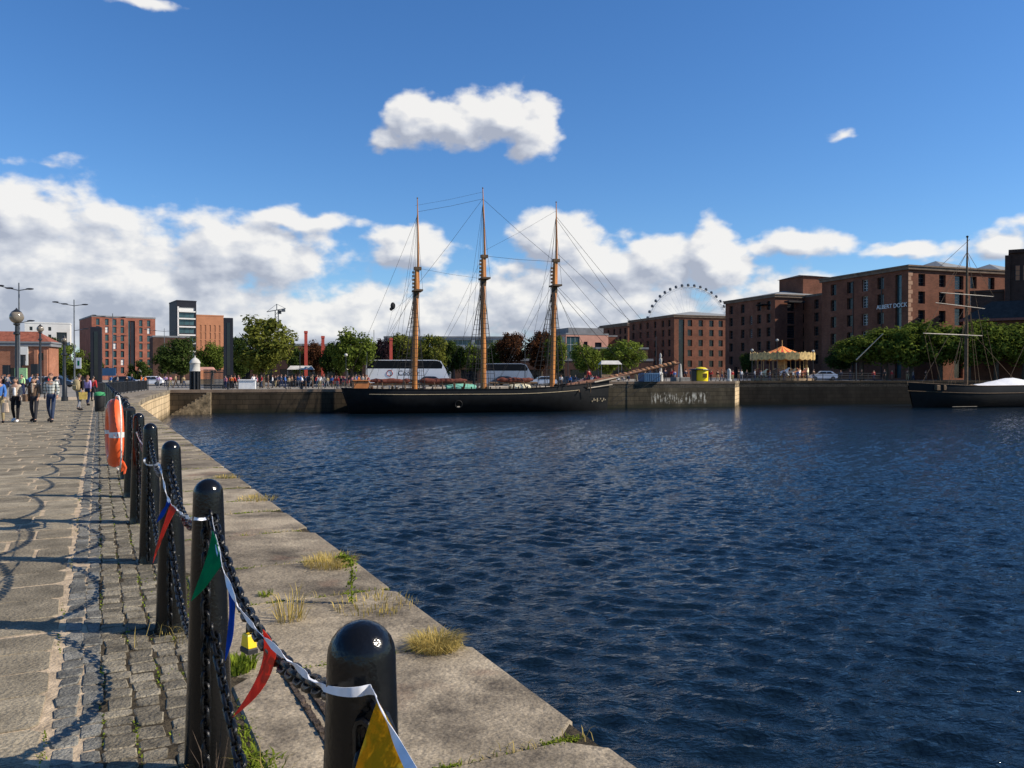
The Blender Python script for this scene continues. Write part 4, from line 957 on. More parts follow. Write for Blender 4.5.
# ------------------------------------------------------------------ pylons, posts, lamps, signs
def pylon(p, D, w, yt, label, z0=0):
    W2 = w*D/F/2; h = pz(yt,D) - z0; t = thing('pylon', label, 'pylon', (px(p,D),D,z0), R(20))
    MB().box(-W2,W2,-W2*.55,W2*.55,-.05,h,.05).build('shaft', M['cladding_dark'], t)
    MB().box(-W2*.35,W2*.35,-W2*.55-.03,-W2*.55-.003,h*.18,h*.93).build('glass_strip', M['pane'], t)
    MB().box(-W2*1.25,W2*1.25,-W2*.8,W2*.8,-.05,.25,.03).build('plinth', M['steel_dark'], t)
pylon(96.5,80,10,327,'tall black pylon at the end of the bollard row')
pylon(228.5,104,9,318,'second tall black pylon beside the big rounded tree')
for i,(p,D,yt,yb,w) in enumerate(((306,140,331,362,3),(323,138,336,363,3),(391,138,338,360,3))):
    h = pz(yt,D)
    t = thing('red_post', ['tall red square post, left of a pair between the trees','tall red square post, right of a pair between the trees','red square post behind the left mast'][i], 'post', (px(p,D),D,0), R(12))
    w2 = w*D/F/2; MB().box(-w2,w2,-w2,w2,0,h-.4,.02).build('shaft', M['red_post'], t); MB().box(-w2*1.2,w2*1.2,-w2*1.2,w2*1.2,h-.39,h).build('cap', M['red_post'], t)
def double_lamp(p, D, yt, low, label):
    h = pz(yt,D); t = thing('street_lamp', label, 'street lamp', (px(p,D),D,0), 0, 'tall street lamps with two arms')
    MB().tube([(0,0,0),(0,0,.9),(0,0,h+.4)], [.13,.10,.06], 8).build('pole', M['steel_grey'], t, smooth=60)
    L = 2.4*D/100*1.0
    for s, l in ((-1, 1.0), (1, .62)):
        MB().tube([(0,0,h-.35),(s*L*.5*l,0,h-.25+(.0 if s>0 else .12)),(s*L*l,0,h-.2+(0 if s>0 else .3))], .045, 6).build('arm', M['steel_grey'], t)
    for x, dz in ((-L*.95,.12),(-L*.48,-.12),(L*.55,-.2)):
        MB().ball((x,0,h+dz), (.42,.18,.09), 10, 6).build('lamp_head', M['steel_dark'], t, smooth=True)
    if low:
        hl = pz(low,D)
        MB().tube([(0,0,hl-.2),(L*.6,0,hl)], .04, 6).build('lower_arm', M['steel_grey'], t); MB().ball((L*.6,0,hl+.02),(.4,.16,.08),10,6).build('lamp_head', M['steel_dark'], t, smooth=True)
    return t
double_lamp(19.5,80,287,321,'tall double arm street lamp behind the globe lamp')
double_lamp(74.5,100,303,329,'tall double arm street lamp carrying a white banner')
double_lamp(113,130,316,336,'double arm street lamp in front of the red apartment block')
double_lamp(164.5,200,330,None,'small distant double arm street lamp beside the banded tower')
D = 99.5; t = thing('banner', 'white banner hanging from the second tall street lamp', 'banner', (px(78.6,D),D,pz(368.5,D)))
MB().box(-.32,.32,-.03,.03,0,1.3).build('cloth', M['white_cloth'], t); MB().box(-.12,.12,-.036,-.031,.35,.95).build('print', M['flag_green'], t); MB().tube([(-.5,0,1.32),(.34,0,1.32)],.03,6).build('bracket', M['steel_grey'], t)
def globe_lamp(p, D, yc, label, r=.36):
    zc = pz(yc,D); t = thing('globe_lamp', label, 'street lamp', (px(p,D),D,0), 0, 'globe street lamps on the promenade')
    MB().lathe([(.20,0),(.20,.25),(.15,.3),(.14,1.0),(.10,1.1),(.085,zc-1.0),(.17,zc-.95),(.17,zc-.85),(.09,zc-.8),(.08,zc-r-.12),(.17,zc-r-.06),(.17,zc-r)], 14).build('post', M['steel_dark'], t, smooth=40)
    o = MB().ball((0,0,zc), r, 20, 14).build('globe', mat('smoked globe glass', (.20,.17,.13), .12, var=.2, scale=3), t, smooth=True)
    MB().lathe([(.02,zc+r+.14),(.06,zc+r+.06),(r*.72,zc+r*.74),(r*.70,zc+r*.70)], 16).build('cap', M['steel_dark'], t, smooth=40)
globe_lamp(17,45,317,'nearest globe lamp standing behind the woman in the cream cardigan')
globe_lamp(40.5,70,329,'second globe lamp behind the woman in the brown jacket', .28)
globe_lamp(64.5,52,340,'shorter dark globe lamp left of the man with the backpack', .16)
def pole(name, label, cat, p, D, yt, yb=None, r=.06, z0=0, m='steel_dark', head=None, group=None):
    h = pz(yt,D) - z0; t = thing(name, label, cat, (px(p,D),D,z0), 0, group)
    MB().tube([(0,0,0),(0,0,.8),(0,0,h)], [r*1.5,r*1.1,r*.8], 8).build('pole', M[m], t, smooth=60)
    if head == 'lamp': MB().ball((0,0,h+.12), (.22,.22,.2), 10, 8).build('lamp_head', M['stone_pale'], t, smooth=True)
    if head == 'signal':
        MB().box(-.35,.35,-.2,.2,h-1.1,h).build('signal_head', M['steel_dark'], t)
    if head == 'sign':
        MB().box(-.55,.55,-.05,.05,h-1.0,h).build('sign_board', M['lime'] if 'lime' in M else CL['lime'], t)
    if head == 'bluesign':
        MB().box(-.8,.8,-.05,.05,h-.9,h).build('sign_board', M['blue_box'], t)
    return t
pole('traffic_light','dark traffic signal before the white emblem banner','traffic light',21.5,95,356,r=.07,head='signal')
pole('traffic_light','dark traffic signal right of the emblem banner','traffic light',35,92,364,r=.07,head='signal')
pole('traffic_light','traffic signal at the left edge of the orange building','traffic light',6.5,95,365,r=.07,head='signal')
pole('street_sign','pale green sign board on a post above the crowd at the left','sign',21,75,368,r=.05,head='sign')
pole('street_sign','blue sign board on a post before the red apartment block','sign',109,95,368,r=.05,head='bluesign')
for i,(p,D,yt,z0,hd) in enumerate([(777,121,341,RZ,'lamp'),(656,106,336,RZ,None),(752,121,351,RZ,'lamp'),(813,124,352,RZ,'lamp'),(300,101,352,0,None),(367,106,352,0,None),(374,140,330,0,None),(525,112,330,0,None),(568,112,350,0,None),(346,104,356,0,'lamp'),(680,104,340,RZ,None)]):
    pole('lamp_post', ['slim lamp post in front of the carousel','slim dark pole right of the bowsprit','white topped lamp post left of the carousel','white topped lamp post at the right end of the carousel','thin dark post on the quay near the left wall top','thin post left of the white coach','tall thin pole behind the tall green tree','tall thin pole between the middle and right masts','dark post beside the silver car','white topped lamp post left of the deckhouse','thin dark pole behind the stone obelisk'][i], 'lamp post', p, D, yt, r=.055, z0=z0, head=hd)

# quay railings
def railing(pts, h, label, bars=True, sp=.16, z0=0, rails=(1.0,), name='railing', post_every=2.0):
    acc = 0; mb = MB(); lm = MB(); pme = MB().tube([(0,0,z0-.02),(0,0,z0+h+.06)], .05, 8).mesh('post', M['steel_dark'])
    t = thing(name, label, 'railing')
    for a, b in zip(pts[:-1], pts[1:]):
        a, b = Vector(a), Vector(b); L = (b-a).length
        for f in rails:
            lm.tube([a+Vector((0,0,z0+h*f)), b+Vector((0,0,z0+h*f))], .028, 6)
        k = int(L/post_every) or 1
        for i in range(k+1):
            q = a.lerp(b, i/k); inst(pme, 'post', t, q)
        if bars:
            for i in range(int(L/sp)):
                q = a.lerp(b, i*sp/L); mb.tube([q+Vector((0,0,z0+.12)), q+Vector((0,0,z0+h))], .016, 4, cap=False)
    lm.build('rail', M['steel_dark'], t)
    if bars: mb.build('bars', M['steel_dark'], t, fix=False)
    return t
railing([(-30.6,60.5,0),(-32.6,67,0),(-35.2,75,0),(-37.6,82.5,0),(-39.4,88.5,0)], 1.05, 'black barred railing round the curved corner of the dock', sp=.17, rails=(.12,1.0))
railing([(-39.5,89,0),(-38.6,92,0),(-34.2,93.3,0)], 1.1, 'open black railing beside the white capped pier', bars=False, rails=(.5,1.0))
railing([tuple(rec0 + Vector((.9,.9,0)) + Vector((.957,.29,0))*s) for s in (0,8,16,24)], 1.1, 'dark post and rail fence in front of the carousel', bars=False, z0=RZ, rails=(.35,.68,1.0))
D = 92.5; gp = thing('gate_pier', 'white domed gate pier with a dark slatted base at the corner of the dock', 'gate pier', (px(195,D),D,0), R(10))
MB().lathe([(.56,2.05),(.60,2.1),(.56,2.2),(.54,2.9),(.62,3.0),(.58,3.1),(.42,3.38),(.20,3.55),(.08,3.62),(.06,3.8),(.02,3.86)], 16).build('cap', M['stone_pale'], gp, smooth=40)
mb = MB()
for k in range(8): a = k*math.pi/4; mb.tube([(math.cos(a)*.5,math.sin(a)*.5,-.05),(math.cos(a)*.5,math.sin(a)*.5,2.06)], .11, 6)
mb.tube([(0,0,0),(0,0,2.06)], .34, 10); mb.build('base', M['steel_dark'], gp)
# dark gates right of the pier
mb = MB(); t = thing('gate', 'tall dark slatted gates between the white capped pier and the second pylon', 'gate', (px(203,94),94.2,0), R(15))
for k in range(16): mb.box(k*.14,k*.14+.09,-.03,.03,.05,2.3 + .0*k)
mb.build('slats', M['steel_dark'], t, fix=False); MB().box(-.02,2.3,.031,.08,.4,.5).build('lower_rail', M['steel_dark'], t); MB().box(-.02,2.3,.031,.08,1.9,2.0).build('upper_rail', M['steel_dark'], t)
# ------------------------------------------------------------------ three-masted schooner (local x towards the bow, y to the far wall)
SA = math.atan2(.265,.964)
sch = thing('schooner', 'long black three masted schooner moored along the far dock wall', 'sailing ship', (-18,91.2,WZ), SA)
def spt(p, y):           # a point on the schooner's centreline seen at column p, row y -> local
    k = (p-512)/F; s = (18+91.2*k)/(.964-.265*k); D = 91.2+.265*s
    return Vector((s, 0, pz(y,D)-WZ))
def hull_mesh(L, beam, sheer, draft, stem, stern, m, name, parent, n=28):
    mb = MB(); rows = []
    for i in range(n+1):
        t = i/n; b = beam*min(1,(t/.22+.45))*max(0.0,(1-max(0,(t-.62)/.38)**2.2)); b = max(b,.05)
        zs = sheer(t); row = []
        for (fy, fz) in ((1,1),(1.02,.75),(.98,.45),(.86,.15),(.5,-.5),(0,-1)):
            z = zs*fz if fz > 0 else draft*fz
            x = t*L + stem*(fz*.5 if fz > 0 else fz*.5)*max(0,(t-.75)/.25)**2 - stern*max(0,(.12-t)/.12)*(max(fz,0))
            row.append((x, fy*b, z))
        rows.append(row)
    for sgn in (1,-1):
        vs = [(x, y*sgn, z) for row in rows for x,y,z in row]; k = 6
        mb.add(vs, [(i*k+j,(i+1)*k+j,(i+1)*k+j+1,i*k+j+1) for i in range(n) for j in range(k-1)])
    mb.add([(x,y*s,z) for s in (1,-1) for x,y,z in rows[0]], [(j,j+1,6+j+1,6+j) for j in range(5)])
    o = mb.build(name, m, parent, smooth=50)
    dk = MB(); vs = [(r[0][0], r[0][1]*s*.97, r[0][2]-.45) for s in (1,-1) for r in rows]; dk.add(vs, [(i,i+1,n+1+i+1,n+1+i) for i in range(n)]); dk.build('deck', M['deck'], parent)
    return rows
sheer = lambda t: 2.62 + .10*max(0,(.2-t)/.2) + .95*max(0,(t-.55)/.45)**1.8
rows = hull_mesh(30.6, 3.2, sheer, 1.5, .6, .9, M['hull_black'], 'hull', sch)
for (f, r0, nm, mm, a, b) in ((.80,.038,'rubbing_strake','hull_line',2,24),(1.0,.07,'cap_rail','hull_black',0,28)):
    mb = MB()
    for s in (1,-1): mb.tube([(rows[i][1][0]*.5+rows[i][0][0]*.5 if f<1 else rows[i][0][0], s*(rows[i][1][1]*1.0+.03 if f<1 else rows[i][0][1]), sheer(i/28)*f+(0.03 if f==1 else 0)) for i in range(a,b+1)], r0, 6)
    mb.build(nm, M[mm], sch)
mb = MB()
for i in range(3,26):
    for s in (1,-1): mb.box(rows[i][0][0]-.06, rows[i][0][0]+.06, s*(rows[i][0][1]-.1)-.05, s*(rows[i][0][1]-.1)+.05, sheer(i/28)-.4, sheer(i/28)+.32)
mb.build('stanchions', M['hull_black'], sch)
mb = MB()
for i in range(9):
    x = 28.2 + .26*i*1.0; s = min(max(x/30.6,0),1); b = 3.2*max(.02,(1-((s-.62)/.38)**2.2)); mb.box(x-.07,x+.05,-b*.99-.10,-b*.92,1.05+(i%3)*.14,1.22+(i%2)*.28)
mb.build('bow_marks', M['hull_line'], sch)  # row of small pale blocks along the bow
MB().ring((11.6,-3.30,1.0),.40,.07,'y',16,8).build('fender', M['hull_black'], sch, smooth=True); MB().box(11.45,11.75,-3.34,-3.27,.62,.78,.02).build('hull_mark', M['spar_pale'], sch)
masts = []
for (pb, yb_, ptp, ytp, yd0, yd1) in ((414.5,386,417.6,199,291,268),(483.6,388,482.8,189,279,256),(552,386,556,203,286,260)):
    b = spt(pb, yb_); b.z = 2.2; tp = spt(ptp, ytp); top = Vector((tp.x, 0, tp.z)); at = lambda z, b=b, top=top: b.lerp(top, (z-b.z)/(top.z-b.z))
    z0, z1 = spt(pb, yd0).z, spt(pb, yd1).z
    mm = MB(); mm.tube([b, at(z0), at(z1)], [.33,.28,.20], 12).build('mast', M['mast'], sch, smooth=60)
    tm = MB(); o = Vector((.26,0,0)); tm.tube([at(z0-.5)+o, at(z1)+o*.8, at((z1+top.z)/2)+o*.5, top], [.14,.14,.10,.045], 10).build('topmast', M['mast'], sch, smooth=60)
    c = at(z0); mm = MB(); mm.box(c.x-.35,c.x+.65,-1.0,1.0,z0-.08,z0+.12); mm.box(c.x-.30,c.x+.30,-.28,.28,z0-.8,z0-.1); c1 = at(z1); mm.box(c1.x-.25,c1.x+.55,-.3,.3,z1-.25,z1+.1)
    for k in range(5): mm.box(c.x-.42,c.x-.24,-.16,.16,z0+.3+k*.42,z0+.52+k*.42)
    mm.build('crosstree', M['mast_dark'], sch); masts.append((b, top, at, z0, z1))
for (b, top, at, z0, z1) in masts:
    mb = MB()
    MB().ball(tuple(top+Vector((0,0,.05))), .09, 8, 6).build('truck', M['mast_dark'], sch)
    for s in (1,-1):
        sh = [Vector((b.x-1.8+k*.85, s*2.95, 2.7)) for k in range(4)]
        for q in sh: mb.tube([q, at(z0-.1)+Vector((-.1,s*.2,0))], .042, 4, cap=False)
        n = 22
        for i in range(1,n):
            f = i/n; hd = at(z0-.1)+Vector((-.1,s*.2,0)); mb.tube([sh[0].lerp(hd,f), sh[-1].lerp(hd,f)], .03, 4, cap=False)
        mb.tube([at(z0)+Vector((-.3,s*1.0,0)), at(top.z-2.0)], .018, 4, cap=False); mb.tube([at(z0)+Vector((.6,s*1.0,0)), at(top.z-2.2)], .018, 4, cap=False)
        mb.tube([Vector((b.x-2.6,s*2.9,2.7)), at(top.z-1.8)], .016, 4, cap=False)
    for dx in (-.7,-.45,.55,.8): mb.tube([Vector((b.x+dx,-.2,2.8)), at(z0-.4)+Vector((dx*.4,0,0))], .022, 4, cap=False)
    mb.build('shrouds', M['rig'], sch, fix=False)
(b1,t1,a1,zz1,zt1),(b2,t2,a2,zz2,zt2),(b3,t3,a3,zz3,zt3) = masts
bow = Vector((30.4,0,3.7)); spe = spt(679,363)
MB().tube([Vector((25.5,0,3.0)), bow, bow.lerp(spe,.5)+Vector((0,0,.06)), spe], [.26,.27,.2,.11], 12).build('bowsprit', M['bowsprit'], sch, smooth=60)
mb = MB()
for i in range(15):
    f = .08+.9*i/15; c = bow.lerp(spe,f); r_ = random.Random(i)
    mb.ball((c.x, r_.uniform(-.06,.06), c.z+.16), (.38,.20,.15+.1*r_.random()), 8, 6)
mb.build('furled_headsails', mat('furled headsail canvas', (.33,.17,.09), .9, var=.4, scale=4), sch, smooth=True)
mb = MB()
for s in (-1,1):
    mb.tube([Vector((28.4,s*1.5,3.4)), Vector((31.6,s*.25,3.9)), Vector((33.5,s*.1,4.2))], [.09,.07,.05], 6)
    mb.tube([Vector((27.5,s*1.9,2.7)), Vector((31.2,s*.2,3.1))], .06, 6)
mb.build('head_rails', M['spar_pale'], sch)
mb = MB()
for p in (31.2,32.4,33.6,34.8,36.0): q = bow.lerp(spe,(p-30.4)/(spe.x-30.4)); mb.tube([q, q+Vector((0,-.5,1.0))], .02, 4); 
mb.build('net_stanchions', M['rig'], sch)
mb = MB()
L_ = lambda a, b, r=.022: mb.tube([a, (a+b)/2 - Vector((0,0,(a-b).length*.012)), b], r, 4, cap=False)
L_(a3(t3.z-1.6), spe, .024); L_(a3(t3.z-1.9), bow.lerp(spe,.78)); L_(a3(zt3), bow.lerp(spe,.62)); L_(a3(zz3), bow.lerp(spe,.35), .03); L_(a3(zz3+.3), bow.lerp(spe,.5)); L_(a3(zz3-.5), Vector((30.0,0,3.9)))
L_(a3(zt3+1), spe); L_(a3(zz3), Vector((28.5,-1.3,3.5)))
L_(a1(t1.z-1.5), a2(t2.z-1.2), .02); L_(a2(t2.z-1.2), a3(zt3-.2)); L_(a2(t2.z-1.2), a1(zz1+.5)); L_(a2(zt2), a3(zt3-.2)); L_(a1(zt1), a2(zz2), .016)
L_(spe, Vector((31.2,0,.4)), .03); L_(bow.lerp(spe,.6), Vector((31.1,-.2,1.2)), .03); L_(spe, Vector((29.5,-2.2,3.1)), .02)
for at_, zt_, zz_, e0, e1 in ((a1,zt1,zz1,(366,383),(408,383)),(a2,zt2,zz2,(420,384),(462,384)),(a3,zt3,zz3,(497,383),(530,383))):
    L_(at_(zz_+.6), spt(*e0), .02); L_(at_(zt_), spt(*e0), .016); L_(at_(zz_-.3), spt(*e1), .02); L_(at_(zz_-1.6), (spt(*e0)+spt(*e1))/2, .018)
    for dy in (-.25,.25): mb.tube([at_(zz_-.2)+Vector((-.36,dy,0)), Vector((at_(3).x-.45,dy*2,2.9))], .02, 4, cap=False)
L_(a2(t2.z-.4), a1(t1.z-.6)+Vector((-.2,0,-.2)), .014); L_(a3(t3.z-1.0), a2(zt2+.5), .016); L_(a1(t1.z-2), Vector((-.5,0,3.0)), .02); L_(a1(zz1), Vector((.3,-1.5,2.9)), .02)
L_(a1(zz1), spt(392,312)+Vector((0,0,0)), .012); L_(spt(392,312), Vector((3.0,0,4.2)), .012)
mb.build('stays', M['rig'], sch, fix=False)
c = spt(393,306); mb = MB(); mb.ball(tuple(c), (.28,.2,.42), 8, 6); mb.ball(tuple(c+Vector((-.18,0,-.35))), (.2,.12,.2), 8, 6); mb.build('hanging_block', M['rig'], sch, smooth=True)
# booms with furled sails
for nm, xa, xb, y, rr, c in (('boom_sail',370,413,381,.26,'sail_brown'),('boom_sail',420,467,381,.30,'sail_brown'),('boom_sail',497,533,380,.28,'sail_brown')):
    a, b = spt(xa,y), spt(xb,y); mb = MB(); k = 22; r_ = random.Random(xa)
    mb.tube([a.lerp(b,i/k) + Vector((0,r_.uniform(-.04,.04),.10*math.sin(i*.7)*.4)) for i in range(k+1)], [rr*(.45+.55*min(1,i/3,(k-i)/3))*r_.uniform(.85,1.12) for i in range(k+1)], 10)
    o = mb.build(nm, M[c], sch, smooth=60)
    mb = MB(); mb.tube([a+Vector((-.9,0,-.33)), b+Vector((.5,0,-.33))], .12, 8); mb.tube([a+Vector((-.3,-.0,-.3)), a+Vector((-.3,0,-1.5))], .06, 6); mb.tube([a.lerp(b,.35)+Vector((0,0,-.3)), a.lerp(b,.35)+Vector((0,0,-1.5))], .06, 6); mb.build('boom', M['mast_dark'], sch, smooth=60)
def soft_cover(nm, xa, xb, yt, yb_, m, wy=1.1):
    a, b = spt(xa,yb_), spt(xb,yb_); h = spt(xa,yt).z - a.z; mb = MB(); k = 12; r_ = random.Random(xa); L = b.x-a.x
    prof = [(-wy,-.4),(-wy,.35*h),(-wy*.6,.85*h),(0,h),(wy*.6,.85*h),(wy,.35*h),(wy,-.4)]
    vs = []
    for i in range(k+1):
        t = i/k; f = .75+.25*math.sin(math.pi*t)
        vs += [(a.x+L*t, y_*f, a.z + z*f + r_.uniform(-.04,.04)) for y_, z in prof]
    mb.add(vs, [(i*7+j,(i+1)*7+j,(i+1)*7+j+1,i*7+j+1) for i in range(k) for j in range(6)] + [tuple(range(7)), tuple(range(k*7,k*7+7))])
    return mb.build(nm, m, sch, smooth=50)
soft_cover('boat_cover',446,475,383.5,389,M['cover_green']); soft_cover('boat_cover',509,529,383.5,388.5,M['cover_cream'])
a, b = spt(353,380), spt(368,389); mb = MB(); mb.box(a.x,b.x,-1.4,1.4,2.0,a.z-.1,.08); mb.box(a.x-.15,b.x+.15,-1.55,1.55,a.z-.09,a.z,.03); mb.build('deckhouse', M['cabin_orange'], sch)
mb = MB()
for p0,p1,yt in ((372,398,386),(424,444,387),(486,506,386),(533,547,386)):
    a, b = spt(p0,yt), spt(p1,yt); mb.box(a.x,b.x,-1.2,1.2,2.0,a.z,.06)
mb.build('hatch_coamings', M['spar_pale'], sch)
mb = MB(); r_ = random.Random(5)
for i in range(26):
    x = r_.uniform(2,28); mb.tube([(x,-r_.uniform(.5,2.6),2.2),(x+r_.uniform(-.1,.1),-r_.uniform(.5,2.6),r_.uniform(2.9,3.5))], r_.uniform(.04,.10), 6)
mb.build('deck_fittings', M['mast_dark'], sch)

# ------------------------------------------------------------------ ketch at the right
KA = math.atan2(.297,.955); K0 = Vector((px(913,107),107,0))
ket = thing('ketch', 'dark moored sailing vessel with crossed yards and a white deck cover at the right edge', 'sailing ship', (K0.x,K0.y,WZ), KA)
ksh = lambda t: 2.75 + .55*max(0,(.35-t)/.35)**1.6 + .2*t
mb = MB(); rows = []; n = 22; Lk = 27
for i in range(n+1):
    t = i/n; b = 2.9*min(1.,max(.03,(1-max(0,(.4-t)/.4)**2.2))); zs = ksh(t)
    rows.append([(t*Lk - (.9*(fz if fz>0 else fz*.4))*max(0,(.2-t)/.2)**2, fy*b, zs*fz if fz>0 else 1.4*fz) for fy, fz in ((1,1),(1.03,.7),(1,.4),(.88,.1),(.5,-.5),(0,-1))])
for s in (1,-1): mb.add([(x,y*s,z) for r_ in rows for x,y,z in r_], [(i*6+j,(i+1)*6+j,(i+1)*6+j+1,i*6+j+1) for i in range(n) for j in range(5)])
mb.build('hull', M['hull_black'], ket, smooth=50)
MB().add([(r_[0][0], r_[0][1]*s*.97, r_[0][2]-.4) for s in (1,-1) for r_ in rows], [(i,i+1,n+2+i,n+1+i) for i in range(n)]).build('deck', M['deck'], ket)
for f,r0,c,nm in ((.66,.05,'mast_dark','rubbing_strake'),(1.0,.06,'mast_dark','cap_rail')):
    mb = MB()
    for s in (1,-1): mb.tube([(r_[0][0], s*(r_[1][1] if f<1 else r_[0][1])*1.005, ksh(i/n)*f) for i,r_ in enumerate(rows)], r0, 6)
    mb.build(nm, M[c], ket)
MB().box(3.5,7.5,-2.965,-2.90,.16,.20).build('waterline_stripe', M['spar_pale'], ket)
def kpt(p,y):
    k = (p-512)/F; s = (k*107-K0.x)/(.955-.297*k); D = 107+.297*s; return Vector((s,0,pz(y,D)-WZ))
b, tp = kpt(966,385), kpt(966.5,237); b.z = 2.4
MB().tube([b, b.lerp(tp,.55), tp], [.26,.2,.08], 10).build('mast', M['mast_dark'], ket, smooth=60)
MB().ball(tuple(tp), .16, 8, 6).build('truck', M['hull_black'], ket)
for (xa, xb, ya, yb_, r0) in ((938,991,293,297,.10),(933,982,303,309,.10),(921,980,333.5,336,.13)):
    a, c = kpt(xa,ya), kpt(xb,yb_); a.y = c.y = -.35; MB().tube([a, a.lerp(c,.5), c], [r0*.45,r0*.7,r0*.45], 8).build('yard', M['spar_pale'], ket, smooth=60)
mb = MB(); tl = kpt(966.5,250)
for q, e in (((922,334),(966.5,252)),((938,294),(966.5,252)),((991,297),(966.5,252)),((980,336),(966.5,252)),((922,335),(934,385)),((926,335),(941,382)),((979,336),(992,382)),((984,330),(998,382)),((966,300),(955,384)),((966,300),(976,384)),((966,300),(951,384)),((966,300),(980,384)),((966,310),(948,384)),((966.5,240),(938,268)),((966.5,300),(920,386)),((966.5,330),(1015,380)),((1024,340),(1008,382))):
    a, c = kpt(*q), kpt(*e); a.y = -.4; mb.tube([a,c], .026, 4, cap=False)
mb.build('rigging', M['mast_dark'], ket, fix=False)
a, b = kpt(971,381), kpt(1060,381); mb = MB(); k = 24; vs = []; r_ = random.Random(2)
for i in range(k+1):
    t = i/k; ridge = [.25,.55,.85,1.15,1.45,1.55,1.5,1.15,.8,.75,.9,1.1][min(11,int(t*11.99))]; 
    ridge = .25 + .95*math.exp(-((t-.42)/.24)**2) + .1*r_.random()
    vs += [(a.x+(b.x-a.x)*t, y_, 2.6+zz) for y_, zz in ((-2.6,.15*r_.random()),(-1.5,ridge*.55+.08*r_.random()),(-.5,ridge*.93),(0,ridge),(.6,ridge*.9),(2.6,.1))]
mb.add(vs, [(i*6+j,(i+1)*6+j,(i+1)*6+j+1,i*6+j+1) for i in range(k) for j in range(5)]); o = mb.build('deck_cover', M['white_cloth'], ket, smooth=40)
mb = MB(); 
for x in (2.2,3.3,5.2,6.1,7.6): mb.box(x,x+.5,-1.8,-1.3,2.3,2.9+.2*(x%1),.05)
mb.build('deck_gear', M['mast_dark'], ket)
D = 120.5; t = thing('derrick', 'small quayside derrick with a pale slanting jib against the trees left of the ketch', 'derrick', (px(856,D),D,RZ))
MB().tube([(0,0,0),(0,0,2.6)], [.14,.09], 8).build('post', M['steel_dark'], t); q = (px(883,D)-px(856,D), 0, pz(333.5,D)-RZ)
MB().tube([(0,0,pz(360,D)-RZ),q], [.09,.05], 6).build('jib', M['spar_pale'], t); MB().tube([(0,0,2.6),(q[0]*.5,0,(q[2]+2.4)*.5)], .02, 4).build('stay', M['rig'], t)

# ------------------------------------------------------------------ observation wheel, crane
D = 520; r0 = 41.7*D/F; wl = thing('observation_wheel', 'big white observation wheel with dark cabins rising behind the warehouses', 'ferris wheel', (px(688,D),D,0), R(4)); cz = pz(327.3,D)
mb = MB(); mb.ring((0,-.9,cz), r0-.9, .17, 'y', 84, 5); mb.ring((0,.9,cz), r0-.9, .17, 'y', 84, 5); mb.ring((0,0,cz), r0-2.0, .09, 'y', 84, 5)
for k in range(84): a = 2*math.pi*k/84; mb.tube([(math.cos(a)*(r0-.9),-.9,cz+math.sin(a)*(r0-.9)),(math.cos(a+.037)*(r0-2),0,cz+math.sin(a+.037)*(r0-2)),(math.cos(a+.075)*(r0-.9),.9,cz+math.sin(a+.075)*(r0-.9))], .06, 4, cap=False)
mb.build('rim', M['white_paint'], wl, fix=False)
mb = MB()
for k in range(42): a = 2*math.pi*k/42; mb.tube([(0,(-1.6 if k%2 else 1.6),cz),(math.cos(a)*(r0-2),0,cz+math.sin(a)*(r0-2))], .05, 4, cap=False)
mb.build('spokes', M['white_paint'], wl, fix=False)
mb = MB()
mb.lathe([(.3,-.95),(.7,-.85),(.9,-.4),(.9,.4),(.75,.7),(.3,.9)], 10); cab = mb.mesh('cabin', mat('tinted cabin glass', (.07,.08,.095), .3), smooth=40)
for k in range(42):
    a = 2*math.pi*(k+.5)/42; inst(cab, 'cabin', wl, (math.cos(a)*(r0+.2),0,cz+math.sin(a)*(r0+.2)))
mb = MB()
for s in (-1,1):
    for x in (-11,11): mb.tube([(x,s*5,0),(0,s*2.2,cz)], [.6,.4], 8)
mb.build('support_legs', M['white_paint'], wl); mb = MB(); mb.tube([(0,-2.6,cz),(0,2.6,cz)], 1.0, 12); mb.build('hub', M['white_paint'], wl)
D = 420; t = thing('tower_crane', 'distant tower crane standing above the big rounded tree', 'crane', (px(277,D),D,0), R(8)); h = pz(310,D)
mb = MB()
for x,y in ((-.8,-.8),(.8,-.8),(.8,.8),(-.8,.8)): mb.tube([(x,y,0),(x,y,h)], .16, 4)
for k in range(int(h/2)): mb.tube([(-.8,-.8,k*2),(.8,-.8,k*2+2)], .09, 4); mb.tube([(.8,.8,k*2),(-.8,.8,k*2+2)], .09, 4)
mb.build('mast', M['steel_grey'], t); mb = MB(); mb.tube([(-5,0,h-1.0),(4.4,0,h+.8)], .22, 5); mb.tube([(-5,0,h-1),(0,0,h+3.0)], .12, 4); mb.tube([(4.4,0,h+.8),(0,0,h+3.0)], .12, 4); mb.tube([(0,0,h),(0,0,h+3.1)], .25, 5); mb.box(2.4,4.2,-.6,.6,h-.9,h+.4); mb.build('jib', M['steel_grey'], t)
MB().box(.5,2.2,-.9,.9,h-2,h-.2).build('cab', M['steel_dark'], t)

